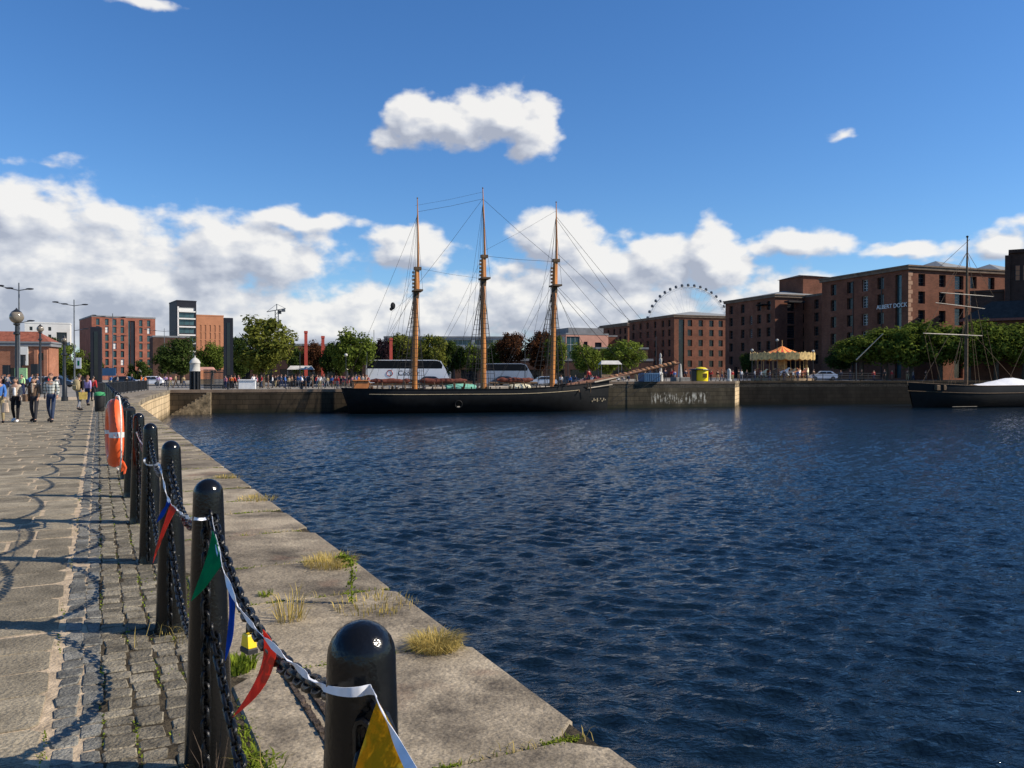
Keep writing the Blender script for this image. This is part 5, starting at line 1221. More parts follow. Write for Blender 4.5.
# ------------------------------------------------------------------ carousel and kiosks on the promontory
D = 127; car = thing('carousel', 'fairground carousel with a red and yellow striped top and scalloped golden rounding boards', 'carousel', (px(782,D),D,RZ))
W2 = 30*D/F; zt = pz(346,D)-RZ; ze = pz(353.5,D)-RZ; zb = pz(360.5,D)-RZ
MB().lathe([(W2,-.02),(W2,.35),(W2-.1,.40),(.1,.40)], 32).build('platform', M['deck'], car)
MB().lathe([(1.0,.41),(1.0,1.2),(.75,1.3),(.75,zb)], 16).build('centre_column', mat('gilded panel', (.42,.25,.08), .4, var=.5, scale=3), car)
n = 32; rm = W2*.52
for nm, mm, par in (('canopy_red', mat('red canopy stripe', (.72,.10,.04), .7, var=.1), 0), ('canopy_yellow', mat('orange canopy stripe', (.80,.42,.10), .7, var=.1), 1)):
    mb = MB()
    for k in range(n):
        if k % 2 != par: continue
        a0, a1 = 2*math.pi*k/n, 2*math.pi*(k+1)/n; P0 = lambda r, z, a: (r*math.cos(a), r*math.sin(a), z)
        ring_ = [(.05,zt),(rm*.5,ze+(zt-ze)*.50),(rm,ze+.12),(W2*.99,ze-.12)]
        for (ra,za),(rb,zb_) in zip(ring_[:-1], ring_[1:]): mb.quad(P0(ra,za,a0),P0(ra,za,a1),P0(rb,zb_,a1),P0(rb,zb_,a0))
    mb.build(nm, mm, car, fix=False)
gold = mat('gold rounding board', (.56,.38,.14), .55, var=.45, scale=2.5)
for k in range(14):
    a = 2*math.pi*(k+.5)/14; mb = MB(); wd_ = W2*math.tan(math.pi/14)
    pr = [(-wd_,zb+.18),(-wd_,ze-.1),(-wd_*.7,ze+.12),(-wd_*.3,ze+.02),(0,ze+.28),(wd_*.3,ze+.02),(wd_*.7,ze+.12),(wd_,ze-.1),(wd_,zb+.18),(wd_*.5,zb-.02),(0,zb+.12),(-wd_*.5,zb-.02)]
    mb.extrude(pr, -.08, .0); inst(mb.mesh('rounding_board', gold), 'rounding_board', car, (W2*math.cos(a), W2*math.sin(a), 0), a+math.pi/2)
MB().tube([(0,0,zt),(0,0,zt+.9)], .05, 6).build('finial', gold, car)
hv = [(-.45,0,1.35),(.35,0,1.35),(.62,0,1.85),(.92,0,1.72),(-.75,0,1.1),(.42,.1,.85),(.75,.1,.72),(.42,-.1,.9),(.70,-.1,.62),(-.5,.1,.85),(-.75,.1,.55),(-.5,-.1,.85),(-.72,-.1,.6)]
hmesh = skin(hv, [(0,1),(1,2),(2,3),(0,4),(1,5),(5,6),(1,7),(7,8),(0,9),(9,10),(0,11),(11,12)], [.2,.21,.11,.07,.04,.08,.05,.08,.05,.09,.05,.09,.05], 1); hmesh.materials.append(M['white_paint'])
pm2 = MB().tube([(0,0,.4),(0,0,zb+.3)], .04, 6).mesh('pole', gold)
hc = [M['white_paint'], M['terracotta'], M['tile'], M['cover_cream'], CL['brown']]
for k in range(14):
    a = 2*math.pi*k/14; q = (math.cos(a)*W2*.80, math.sin(a)*W2*.80, 0); inst(pm2, 'pole', car, q); o = inst(hmesh, 'horse', car, (q[0],q[1],.1*math.sin(k*2.1)), a+math.pi/2, None, hc[k%5])
    if k % 2: q = (math.cos(a)*W2*.55, math.sin(a)*W2*.55, 0); inst(hmesh, 'horse', car, q, a+math.pi/2, None, hc[(k+2)%5])
D = 112; kk = thing('kiosk', 'yellow round topped kiosk with a dark side panel on the promontory', 'kiosk', (px(701,D),D,RZ), R(-8)); w2 = 7*D/F; h = pz(367,D)-RZ
MB().lathe([(w2*.98,0),(w2,.1),(w2*1.0,h*.72),(w2*.9,h*.86),(w2*.6,h*.96),(.05,h)], 24).build('shell', M['kiosk'], kk, smooth=50)
MB().box(-w2*1.35,-w2*.72,-w2*.9,w2*.8,0,h*.80,.06).build('side_panel', M['steel_dark'], kk)
MB().lathe([(w2*1.45,h*.80),(w2*1.4,h*.85),(.6,h*.88)], 20, (-.25,0,0)).build('awning', M['steel_dark'], kk)
MB().box(w2*.15,w2*.75,-w2*1.02,-w2*.6,h*.25,h*.55,.03).build('counter_hatch', mat('kiosk print', (.30,.17,.02), .6), kk)
D = 106; t = thing('container', 'blue steel box standing on the quay below the bowsprit', 'container', (px(649,D),D,RZ), WA); h = pz(373,D)-RZ
mb = MB(); mb.box(-1.15,1.15,-.8,.8,0,h,.04); mb.build('body', M['blue_box'], t)
mb = MB()
for k in range(9): mb.box(-1.1+k*.26,-1.0+k*.26,-.85,-.801,.1,h-.1)
mb.build('ribs', M['blue_box'], t)
D = 108; t = thing('obelisk', 'small pale stone obelisk on a stone plinth left of the yellow kiosk', 'monument', (px(680,D),D,RZ), WA); h = pz(363,D)-RZ
MB().box(-1.0,1.0,-.8,.8,0,.55,.05).build('plinth', mat('grey plinth stone', (.2,.19,.17), .9), t); MB().add([(-.24,-.24,.56),(.24,-.24,.56),(.24,.24,.56),(-.24,.24,.56),(-.13,-.13,h-.2),(.13,-.13,h-.2),(.13,.13,h-.2),(-.13,.13,h-.2),(0,0,h)], [(0,1,5,4),(1,2,6,5),(2,3,7,6),(3,0,4,7),(4,5,8),(5,6,8),(6,7,8),(7,4,8)]).build('shaft', M['stone_pale'], t)
D = 112; t = thing('column', 'slender white column with a rounded head in front of the shaded warehouse side', 'monument', (px(660.5,D),D,RZ)); h = pz(353,D)-RZ
MB().lathe([(.34,0),(.34,1.1),(.2,1.2),(.17,h-1.2),(.23,h-1.1),(.20,h-.75),(.10,h-.7),(.15,h-.45),(.13,h-.2),(.03,h)], 12).build('shaft', M['stone_pale'], t, smooth=40)
D = 110.2; t = thing('stone_post', 'weathered round topped stone post at the corner of the dock wall', 'post', (px(729,D),D,RZ)); h = pz(368.5,D)-RZ
MB().lathe([(.25,0),(.25,h-.35),(.22,h-.15),(.1,h-.03),(.02,h)], 14).build('shaft', M['stone_pale'], t, smooth=40); MB().lathe([(.36,-.02),(.36,.25),(.26,.3)], 14).build('base', M['stone_pale'], t)

# ------------------------------------------------------------------ street-side clutter
D = 97.5; t = thing('counter', 'white box counter standing at the quay edge behind the left dock wall', 'counter', (px(247.5,D),D,0), R(10)); h = pz(379.5,D)
MB().box(-.95,.95,-.45,.45,0,h-.12,.04).build('body', M['white_paint'], t); MB().box(-1.02,1.02,-.55,.55,h-.119,h,.02).build('top', M['white_cloth'], t)
D = 37; t = thing('litter_bin', 'black litter bin with a green rim at the end of the near pavement', 'bin', (px(99.5,D),D,0))
MB().lathe([(.17,0),(.2,.05),(.22,.72)], 14).build('body', M['black_rubber'], t, smooth=40); MB().lathe([(.23,.721),(.235,.80),(.20,.86),(.02,.90)], 14).build('lid', CL['green'], t, smooth=40)
def stall(p, D, w, label, c, z0=0):
    t = thing('market_stall', label, 'stall', (px(p,D),D,z0), R(8)); h = 2.5
    MB().add([(-w,-1,h),(w,-1,h),(w,1,h),(-w,1,h),(-w*.8,0,h+.6),(w*.8,0,h+.6)], [(0,1,5,4),(2,3,4,5),(3,0,4),(1,2,5),(3,2,1,0)]).build('canopy', M[c], t)
    pm_ = MB().tube([(0,0,0),(0,0,h)], .04, 5).mesh('post', M['steel_grey'])
    for x in (-w*.95,w*.95):
        for y in (-.9,.9): inst(pm_, 'post', t, (x,y,0))
    MB().box(-w*.9,w*.9,-.8,-.2,.0,.9,.03).build('counter', M['deck'], t)
stall(301,128,2.0,'pale canopied stall in the shade right of the big rounded tree','stone_pale'); stall(338,132,1.6,'small cream canopied stall behind the crowd near the tall green tree','cover_cream')
stall(610,128,1.7,'pale canopied stall left of the rounded light green tree','stone_pale',RZ)
t = stall(206,150,1.6,'pinkish canopied stall beyond the white capped pier','salmon')

# ------------------------------------------------------------------ vehicles
def car_proto():
    t = thing('parked_car', 'x', 'car', (0,0,0), 0, 'cars parked behind the far quay')
    mb = MB(); prof = [(-2.05,.42),(-2.1,.62),(-2.02,.92),(-1.7,1.0),(-1.25,1.38),(-.9,1.46),(.25,1.46),(.55,1.40),(1.15,.98),(1.85,.84),(2.08,.66),(2.1,.40),(1.7,.30),(-1.7,.30)]
    def sect(z): return .86 if z < 1.0 else .86 - (z-1.0)*.42
    n = len(prof); vs = [(x,-sect(z),z) for x,z in prof] + [(x,sect(z),z) for x,z in prof]
    mb.add(vs, [tuple(range(n)), tuple(range(2*n-1,n-1,-1))] + [((i+1)%n,i,n+i,n+(i+1)%n) for i in range(n)]); mb.build('body', M['silver_car'], t, smooth=35)
    gl = MB()
    for s in (-1,1):
        y = lambda z: s*(sect(z)+.012)
        for a,b in ((-1.3,-.42),(-.36,.45)):
            zt = 1.40; gl.add([(a+(.02 if a<-1 else 0),y(1.02),1.02),(b+(.42 if b>.4 else 0),y(1.02),1.02),(b,y(1.36),1.36),(a+(.3 if a<-1 else 0),y(1.36),1.36)], [(0,1,2,3)])
    gl.build('side_windows', M['pane'], t, fix=False)
    MB().add([(.62,-.66,1.385),(1.14,-.80,1.01),(1.14,.80,1.01),(.62,.66,1.385)], [(0,1,2,3)]).build('windscreen', M['pane'], t, fix=False)
    w = MB(); w.tube([(0,-.1,0),(0,.1,0)], .32, 16); w.cur = 1; w.tube([(0,-.105,0),(0,.105,0)], .19, 10); wm = w.mesh('wheel', [M['black_rubber'], M['steel_grey']])
    for x in (-1.3,1.3):
        for y in (-.79,.79): inst(wm, 'wheel', t, (x,y,.32))
    for y in (-.6,.6): MB().box(2.02,2.12,y-.16,y+.16,.62,.76,.02).build('headlight', M['stone_pale'], t)
    return t
cp0 = car_proto(); first = True
for p,D,rz,col,lab,z0 in [(543,125,R(186),'silver_car','silver car parked behind the right mast',0),(506,128,R(5),'car_dark','dark car parked below the silver coach',0),(572,126,R(3),'car_dark','dark car just right of the silver car',0),
    (285,124,R(4),'car_dark','dark car in tree shade left of the red posts',0),(302,126,R(184),'silver_car','silver car in tree shade below the first red post',0),(318,124,R(2),'car_dark','dark car parked below the second red post',0),(432,120,R(5),'car_dark','dark car in front of the white coach',0),
    (336,126,R(185),'car_red','dark red car left of the tall green tree trunk',0),(590,126,R(183),'car_red','dark red car behind the schooner bow',0),(823,126,R(170),'coach_white','white car right of the carousel',RZ),
    (20,110,R(12),'car_dark','dark car behind the globe lamps at the left edge',0),(38,112,R(190),'silver_car','silver car behind the women at the left',0),(57,110,R(8),'car_dark','dark car behind the man in the checked shirt',0),(2,108,R(12),'car_dark','dark car at the left edge of the picture',0),
    (125,130,R(6),'car_dark','dark car behind the barred railing',0),(150,128,R(186),'coach_white','white car behind the curved railing',0)]:
    o = cp0 if first else dup(cp0, (0,0,0)); first = False
    o.location = (px(p,D),D,z0); o.rotation_euler = (0,0,rz); o['label'] = lab
    for ch in o.children:
        if ch.name.startswith('body'): ch.material_slots[0].link = 'OBJECT'; ch.material_slots[0].material = M[col]
def coach(p0, p1, D, yt, yb_, m, label, lettering=None, ang=R(4)):
    L = (p1-p0)*D/F; h = pz(yt,D); t = thing('coach', label, 'coach', (px((p0+p1)/2,D),D,0), ang); x0, x1 = -L/2, L/2
    prof = [(x0+.05,.35),(x0,.9),(x0+.08,h-.35),(x0+.4,h-.04),(x0+.9,h),(x1-2.0,h),(x1-1.2,h-.18),(x1-.55,h-1.3),(x1-.05,1.3),(x1,.6),(x1-.1,.35)]
    MB().extrude(prof, -1.25, 1.25).build('body', M[m], t, smooth=30)
    zb = h*.67
    for s in (-1,1):
        mb = MB(); y = s*1.256; mb.add([(x0+.12,y,zb),(x1-1.05,y,zb),(x1-.75,y,h-1.3) if 0 else (x1-.95,y,h-.75),(x1-1.35,y,h-.22),(x1-2.0,y,h-.1),(x0+.5,y,h-.1),(x0+.2,y,h-.3)], [tuple(range(7))])
        mb.build('window_band', M['coach_pane'], t)
    mb = MB(); mb.add([(x1-1.18,-1.1,h-.2),(x1-.50,-1.15,h-1.33),(x1-.06,-1.15,1.4),(x1-.06,1.15,1.4),(x1-.50,1.15,h-1.33),(x1-1.18,1.1,h-.2)], [(0,1,4,5),(1,2,3,4)]); 
    for i,v in enumerate(mb.v): mb.v[i] = (v[0]+.03,v[1],v[2]+.02)
    mb.build('windscreen', M['coach_pane'], t)
    w = MB(); w.tube([(0,-.16,0),(0,.16,0)], .5, 18); w.cur = 1; w.tube([(0,-.165,0),(0,.165,0)], .28, 10); wm = w.mesh('wheel', [M['black_rubber'], M['steel_grey']])
    for x in (x0+2.6, x1-2.7):
        for y in (-1.14,1.14): inst(wm, 'wheel', t, (x,y,.5))
    if lettering:
        o = inst(text_mesh(lettering, 1.0, M['hair_dark'], .004), 'lettering', t, (.2,-1.262,zb-.98)); o.rotation_euler = (R(90),0,0)
        o = inst(MB().ring((0,0,0), .42, .06, 'y', 20, 4).mesh('emblem', M['car_red']), 'emblem', t, (-2.6,-1.25,zb-.68))
    return t
coach(367,449,122,360,384,'coach_white','white coach with a black window band and dark lettering behind the left mast','Cooper')
coach(484,533,130,363.5,384,'coach_silver','silver coach with a dark window band behind the middle mast')
# ------------------------------------------------------------------ people (local: feet at the origin, facing -y)
def head_mb(mb, c, tilt=0):
    # skull, jaw, nose, ears, brow in one lathe-like surface
    cx, cy, cz = c; n, m = 20, 14; vs = []
    for i in range(m+1):
        ph = math.pi*i/m; zz = -math.cos(ph); rr = max(math.sin(ph), .03)
        for k in range(n):
            t = 2*math.pi*k/n; x = math.sin(t); y = -math.cos(t)          # y<0 is the face
            rx, ry = .074, .094
            w = 1 - .22*max(0,-zz)**1.5
            X, Y, Z = x*rr*rx*w, y*rr*ry*(w if y > 0 else 1 - .10*max(0,-zz)), zz*.118
            if y < -.9 and -.35 < zz < .12: Y -= .022*(1-abs((zz+.14)/.27))      # nose
            if abs(x) > .95 and abs(zz) < .25: X *= 1.18                          # ears
            if y < -.6 and abs(x) < .75 and abs(x) > .25 and abs(zz-.08) < .12: Y += .010  # eye sockets
            vs.append((cx+X, cy+Y, cz+Z))
    mb.add(vs, [(i*n+k, i*n+(k+1)%n, (i+1)*n+(k+1)%n, (i+1)*n+k) for i in range(m) for k in range(n)])
    mb.cur = 1
    for sx in (-1,1): mb.ball((cx+sx*.029, cy-.083, cz+.012), (.011,.006,.007), 8, 6); mb.box(cx+sx*.029-.016, cx+sx*.029+.016, cy-.092, cy-.080, cz+.026, cz+.032)
    mb.cur = 2; mb.ball((cx, cy-.083, cz-.062), (.022,.008,.006), 8, 6); mb.cur = 0
    return mb
def join(meshes, name, mats):
    bm = bmesh.new()
    for me in meshes: bm.from_mesh(me)
    out = bpy.data.meshes.new(name); bm.to_mesh(out); bm.free(); out.materials.clear()
    for m in mats: out.materials.append(m)
    out.polygons.foreach_set('use_smooth', [True]*len(out.polygons)); return out
def hand(w, d, side):
    w = Vector(w); d = Vector(d).normalized(); s = Vector((0,-1,0)); s = (s - d*s.dot(d)).normalized(); nrm = d.cross(s)
    vs = [w - d*.015, w + d*.035, w + d*.075]; ed = [(0,1),(1,2)]; rs = [.021,.027,.022]; out = [skin(vs, ed, [(r*1.15,r*.6) for r in rs], 0)]
    for i,(o,L) in enumerate(((-.026,.052),(-.009,.062),(.009,.058),(.025,.046))):
        b = w + d*.065 + s*(-o); c = nrm*side*.012
        out.append(skin([b, b + d*L*.5 + c*.3, b + d*L*.9 + c], [(0,1),(1,2)], [.0092,.0085,.0068], 0))
    b = w + d*.02 + s*.022; out.append(skin([b, b + s*.024 + d*.022, b + s*.028 + d*.055], [(0,1),(1,2)], [.0105,.0095,.007], 0))
    return out
def template(kind, female, stride=.22, arms=((.0,-.10),(.0,.10)), hands=True, long_hair=False, skirt=False):
    hw = .095 if not female else .10; sw = .185 if not female else .16
    J = dict(pel=(0,0,.95), wai=(0,.0,1.10), che=(0,.005,1.30), nek=(0,0,1.44), hdb=(0,-.012,1.53))
    for s, nm, fy in ((1,'L',-stride),(-1,'R',stride)):
        J['hip'+nm] = (s*hw,0,.90); J['kne'+nm] = (s*hw*1.22, fy*.45 - (.05 if fy > 0 else .02), .50); J['ank'+nm] = (s*hw*1.30, fy*1.0 + .02, .085 + (.05 if fy > 0 else 0)); J['toe'+nm] = (s*hw*1.6, fy*1.0 - .15, .035 + (.0 if fy > 0 else 0))
    for i,(s,nm) in enumerate(((1,'L'),(-1,'R'))):
        ax, ay = arms[i]
        J['sho'+nm] = (s*sw,0,1.40); J['elb'+nm] = (s*(sw+.05+ax*.3), ay*.35+.03, 1.13); J['wri'+nm] = (s*(sw+.055+ax), ay*1.0-.02, .89 + abs(ay)*.25)
    RD = dict(pel=(.135,.10), wai=(.115 if female else .13,.09), che=(.145 if female else .165,.105), nek=.052, hdb=.05, hip=.074, kne=.055, ank=.037, toe=.034, sho=.058, elb=.041, wri=.029)
    rr = lambda k, f=1., a=0.: tuple(x*f + a for x in (RD.get(k) or RD[k[:3]],)*2) if not isinstance(RD.get(k) or RD[k[:3]], tuple) else tuple(x*f + a for x in (RD.get(k) or RD[k[:3]]))
    def sk(keys, edges, f=1., a=0., over={}, sub=1):
        idx = {k: i for i, k in enumerate(keys)}
        return skin([over.get(k, J[k]) for k in keys], [(idx[a_], idx[b_]) for a_, b_ in edges], [rr(k, f, a) for k in keys], sub)
    legs = [e for n_ in 'LR' for e in (('pel','hip'+n_),('hip'+n_,'kne'+n_),('kne'+n_,'ank'+n_))]
    armE = [e for n_ in 'LR' for e in (('che','sho'+n_),('sho'+n_,'elb'+n_),('elb'+n_,'wri'+n_))]
    keys = ['pel','wai','che','nek','hdb'] + [k+n_ for n_ in 'LR' for k in ('hip','kne','ank','toe','sho','elb','wri')]
    body = [sk(keys, [('pel','wai'),('wai','che'),('che','nek'),('nek','hdb')] + legs + armE + [('ank'+n_,'toe'+n_) for n_ in 'LR'])]
    body.append(head_mb(MB(), (0,-.025,1.605)).mesh('h', [M['skin'],M['hair_dark'],M['lips']], fix=False))
    if hands:
        for s, n_ in ((1,'L'),(-1,'R')): body += hand(J['wri'+n_], Vector(J['wri'+n_]) - Vector(J['elb'+n_]), s)
    out = {'body': join(body, 'person_body', [M['skin'],M['hair_dark'],M['lips']])}
    ks = ['pel','wai','che','nek'] + [k+n_ for n_ in 'LR' for k in ('sho','elb','wri')]
    ov = {'wri'+n_: tuple(Vector(J['elb'+n_]).lerp(Vector(J['wri'+n_]), .9)) for n_ in 'LR'}
    ov['pel'] = (0,0,.89 if not female else .90); ov['nek'] = (0,.004,1.43)
    out['shirt'] = join([sk(ks, [('pel','wai'),('wai','che'),('che','nek')] + armE, 1.05, .014, ov)], 'shirt', [CL['white']])
    kt = ['pel','wai'] + [k+n_ for n_ in 'LR' for k in ('hip','kne','ank')]
    out['trousers'] = join([sk(kt, [('wai','pel')] + legs, 1.03, .010, {'wai':(0,0,1.06),'pel':(0,0,.95)})], 'trousers', [CL['denim']])
    sh = []
    for n_ in 'LR':
        a, b = Vector(J['ank'+n_]), Vector(J['toe'+n_]); sh.append(skin([a + Vector((0,.035,-.02)), a + Vector((0,-.03,-.03)), b + Vector((0,-.02,.004))], [(0,1),(1,2)], [.050,.056,.050], 1))
    out['shoes'] = join(sh, 'shoes', [CL['black']])
    mb = MB(); n, m = 18, 9; vs = []
    for i in range(m+1):
        ph = (math.pi*.60)*i/m
        for k in range(n):
            t = 2*math.pi*k/n; y = -math.cos(t); z = math.cos(ph); r_ = math.sin(ph)
            lim = 1.0 if y > -.2 else max(.0, 1 - (-(y)-.2)*.9)
            ph2 = ph*(lim*.55+.45); z = math.cos(ph2); r_ = math.sin(ph2)
            vs.append((math.sin(t)*r_*.083, -.018 + y*r_*.102, 1.61 + z*.128))
    mb.add(vs, [(i*n+k,i*n+(k+1)%n,(i+1)*n+(k+1)%n,(i+1)*n+k) for i in range(m) for k in range(n)])
    hm = [mb.mesh('hair', M['hair_dark'])]
    if long_hair:
        hm.append(skin([(0,.06,1.65),(0,.085,1.55),(0,.10,1.44),(0,.10,1.36)], [(0,1),(1,2),(2,3)], [(.075,.04),(.085,.045),(.085,.035),(.05,.02)], 1))
    out['hair'] = join(hm, 'hair', [M['hair_dark']])
    return out
T_walk_m = template('m', False, .26, ((.02,-.12),(.02,.14)))
T_walk_f = template('f', True, .20, ((.0,-.12),(.0,.08)), long_hair=True)
T_stand_m = template('m', False, .04, ((.02,-.05),(.02,.0)), hands=False)
T_stand_f = template('f', True, .03, ((.0,-.16),(.0,-.02)), hands=False, long_hair=True)
def person(T, label, loc, rz, h, shirt, trous, hair='hair_dark', shoes='black', group=None):
    s = h/1.75; o = inst(T['body'], 'person', None, loc, rz, (s,s,s)); tag(o, label, 'person', group)
    inst(T['shirt'], 'shirt', o, m=CL[shirt]); inst(T['trousers'], 'trousers', o, m=CL[trous]); inst(T['shoes'], 'shoes', o, m=CL[shoes]); inst(T['hair'], 'hair', o, m=M[hair])
    return o
D = 28.8
man = person(T_walk_m, 'man in a checked shirt and dark jeans walking towards the camera', (px(51,D),D,0), R(8), 1.74, 'checked', 'denim', 'hair_brown')
w1 = person(T_walk_f, 'woman in a cream cardigan and black trousers walking nearest the left edge', (px(15.5,D),D,0), R(10), 1.60, 'beige', 'black', shoes='white')
inst(skin([(0,-.105,1.0),(0,-.112,1.15),(0,-.098,1.34)], [(0,1),(1,2)], [(.05,.02),(.055,.022),(.04,.02)], 1), 'white_top', w1); w1.children[-1].data.materials.append(CL['white'])
w2p = person(T_walk_f, 'woman in a brown jacket and scarf walking beside the man in the checked shirt', (px(34,D),D,0), R(4), 1.60, 'brown', 'charcoal', 'hair_dark')
sc_ = MB(); sc_.ring((0,-.012,1.45), .075, .034, 'z', 16, 8); sc_.lathe([(.02,1.12),(.035,1.14),(.045,1.3),(.03,1.44)], 10, (-.01,-.115,0), 1., .4); o = sc_.build('scarf', CL['beige'], w2p, smooth=50)
t = thing('shoulder_bag', 'brown shoulder bag carried by the woman in the brown jacket', 'bag', (px(34,D)-.24, D-.06, 0)); MB().box(-.06,.06,-.14,.14,.72,.98,.03).build('body', CL['brown'], t); MB().tube([(0,-.1,.97),(.06,-.04,1.2),(.12,.0,1.36),(.06,.06,1.2),(0,.1,.97)], .012, 6).build('strap', CL['black'], t)
edge = person(T_stand_f, 'person in beige cut off by the left edge of the picture', (px(-1,D-.6),D-.6,0), R(20), 1.62, 'blue', 'khaki', 'hair_brown')
t = thing('tote_bag', 'tan tote bag held at the left edge of the picture', 'bag', (px(5.,D-.8), D-.8, 0)); MB().lathe([(.11,.36),(.14,.38),(.12,.55),(.10,.70),(.02,.71)], 12, (0,0,0), 1., .45).build('body', CL['beige'], t); MB().tube([(-.08,0,.71),(-.06,0,.86),(.06,0,.86),(.08,0,.71)], .01, 6).build('handles', CL['brown'], t)
D2 = 38
back = person(T_walk_m, 'person in a dark jacket walking away with a khaki backpack', (px(79,D2),D2,0), R(172), 1.74, 'black', 'grey')
t = thing('backpack', 'khaki backpack on the person walking away', 'backpack', (px(79,D2),D2,0), R(-8))
MB().lathe([(.10,.93),(.165,.98),(.18,1.15),(.165,1.35),(.09,1.44),(.02,1.45)], 14, (0,-.19,0), 1., .62).build('pack', CL['khaki'], t, smooth=50)
mb = MB()
for s in (-1,1): mb.tube([(s*.10,-.12,1.38),(s*.13,.02,1.47),(s*.13,.155,1.3),(s*.12,-.08,1.02)], .022, 6)
mb.build('straps', CL['black'], t); MB().box(-.10,.10,-.335,-.29,1.0,1.18,.02).build('pocket', CL['khaki'], t)
t = thing('carrier_bag', 'yellow carrier bag held by the person walking away', 'bag', (px(84.5,D2),D2-.12,0), R(15)); MB().add([(-.15,-.06,.52),(.15,-.06,.52),(.15,.06,.52),(-.15,.06,.52),(-.18,-.07,.86),(.18,-.07,.86),(.16,.07,.86),(-.16,.07,.86)], [(3,2,1,0),(4,5,6,7),(0,1,5,4),(1,2,6,5),(2,3,7,6),(3,0,4,7)]).build('body', mat('yellow bag', (.6,.42,.1), .6, var=.3, scale=6), t); MB().tube([(-.06,0,.86),(0,0,.94),(.06,0,.86)], .012, 6).build('handles', CL['beige'], t)
person(T_walk_f, 'person in a lilac shirt walking ahead of the backpacker', (px(87.5,44),44,0), R(175), 1.66, 'lilac', 'navy', 'hair_brown')
person(T_stand_m, 'person in a red top beside the first black pylon', (px(93,52),52,0), R(175), 1.62, 'red', 'charcoal')

cr = random.Random(31); used = set()
def crowd(n, p0, p1, D0, D1, where, z0, tops, hh=(1.55,1.8)):
    for i in range(n):
        for _ in range(60):
            a, b = cr.choice(tops), cr.choice(('black','navy','grey','denim','khaki','charcoal','brown'))
            if (a,b,where) not in used: break
        else: continue
        used.add((a,b,where)); D = cr.uniform(D0,D1); p = p0 + (p1-p0)*(i+.5+cr.uniform(-.42,.42))/n
        T = cr.choice((T_walk_m,T_walk_f,T_stand_m,T_stand_f,T_stand_m))
        hc_ = cr.choice(('hair_dark','hair_brown'))
        person(T, f'person in {a} top and {b} trousers {where}', (px(p,D),D,z0), cr.uniform(0,6.28), cr.uniform(*hh), a, b, hc_, group='people on the far quays')
tp = ['white','black','navy','grey','beige','brown','red','orange','pink','lilac','green','khaki','blue']
dk_ = ['black','navy','grey','charcoal','white','brown','denim','red','blue']
crowd(9, 0, 60, 62, 85, 'behind the globe lamps', 0, dk_)
crowd(11, 104, 190, 92, 118, 'behind the curved railing', 0, tp)
crowd(4, 222, 243, 96.5, 100, 'left of the white counter', 0, ['orange','white','pink','red'])
crowd(3, 252, 262, 98.5, 101, 'at the white counter', 0, ['pink','red','white'])
crowd(24, 266, 350, 97.5, 110, 'right of the white counter', 0, dk_ + ['white','khaki'])
crowd(8, 352, 368, 99, 108, 'near the schooner stern', 0, tp)
crowd(12, 560, 640, 112, 122, 'behind the schooner bow', 0, dk_ + ['white','beige'])
crowd(12, 632, 694, 108, 116, 'near the stone obelisk', RZ, dk_)
crowd(10, 706, 748, 112, 122, 'between kiosk and carousel', RZ, dk_ + ['lilac'])
crowd(9, 752, 815, 120.3, 121.5, 'before the carousel', RZ, dk_)
crowd(9, 835, 930, 122, 127, 'under the clipped trees', RZ, dk_)
person(T_stand_m, 'person in a lime high visibility jacket below the green sign board', (px(21.5,66),66,0), 0, 1.75, 'lime', 'navy', group='people on the far quays')
person(T_stand_m, 'person standing at the foot of the bowsprit in a dark jacket on the schooner bow', (px(589,99.2),99.2,WZ+3.3), R(30), 1.7, 'red', 'charcoal')
# quay-side bollards and low posts along the far edge
mb_ = MB().lathe([(.16,0),(.14,.1),(.12,.55),(.17,.62),(.17,.74),(.10,.80),(.02,.82)], 12); mm = mb_.mesh('mooring_post', M['steel_dark'], smooth=40)
for i, s in enumerate((6,14,21,37)):
    q = far0 + FD*s - FN*1.1; o = inst(mm, 'mooring_bollard', None, (q.x,q.y,.02)); tag(o, ['squat iron mooring bollard below the white capped pier','squat iron mooring bollard beside the white counter','squat iron mooring bollard near the thin dark post','squat iron mooring bollard hidden behind the schooner'][i], 'mooring bollard', 'mooring bollards on the far quay')

# ------------------------------------------------------------------ sky, sun, camera
SUN_EL = R(36); sdir = Vector((math.cos(SUN_EL)*.995, -math.cos(SUN_EL)*.105, math.sin(SUN_EL)))
w = bpy.data.worlds.new('World'); SC.world = w; w.use_nodes = True; t = w.node_tree; N, L = t.nodes, t.links
for n_ in list(N): N.remove(n_)
out = N.new('ShaderNodeOutputWorld')
sky = N.new('ShaderNodeTexSky'); sky.sky_type = 'NISHITA'; sky.sun_disc = False; sky.sun_elevation = SUN_EL; sky.sun_rotation = math.atan2(sdir.x, sdir.y)
sky.air_density = 1.0; sky.dust_density = .25; sky.ozone_density = 2.5
hs = N.new('ShaderNodeHueSaturation'); hs.inputs['Saturation'].default_value = 1.2; hs.inputs['Value'].default_value = 1.0; L.new(sky.outputs[0], hs.inputs['Color'])
bs = N.new('ShaderNodeBackground'); bs.inputs['Strength'].default_value = .096; tint = N.new('ShaderNodeMix'); tint.data_type = 'RGBA'; tint.blend_type = 'MULTIPLY'; tint.inputs['Factor'].default_value = 1; tint.inputs[7].default_value = (.80,1.0,1.24,1); L.new(hs.outputs[0], tint.inputs[6]); L.new(tint.outputs[2], bs.inputs['Color'])
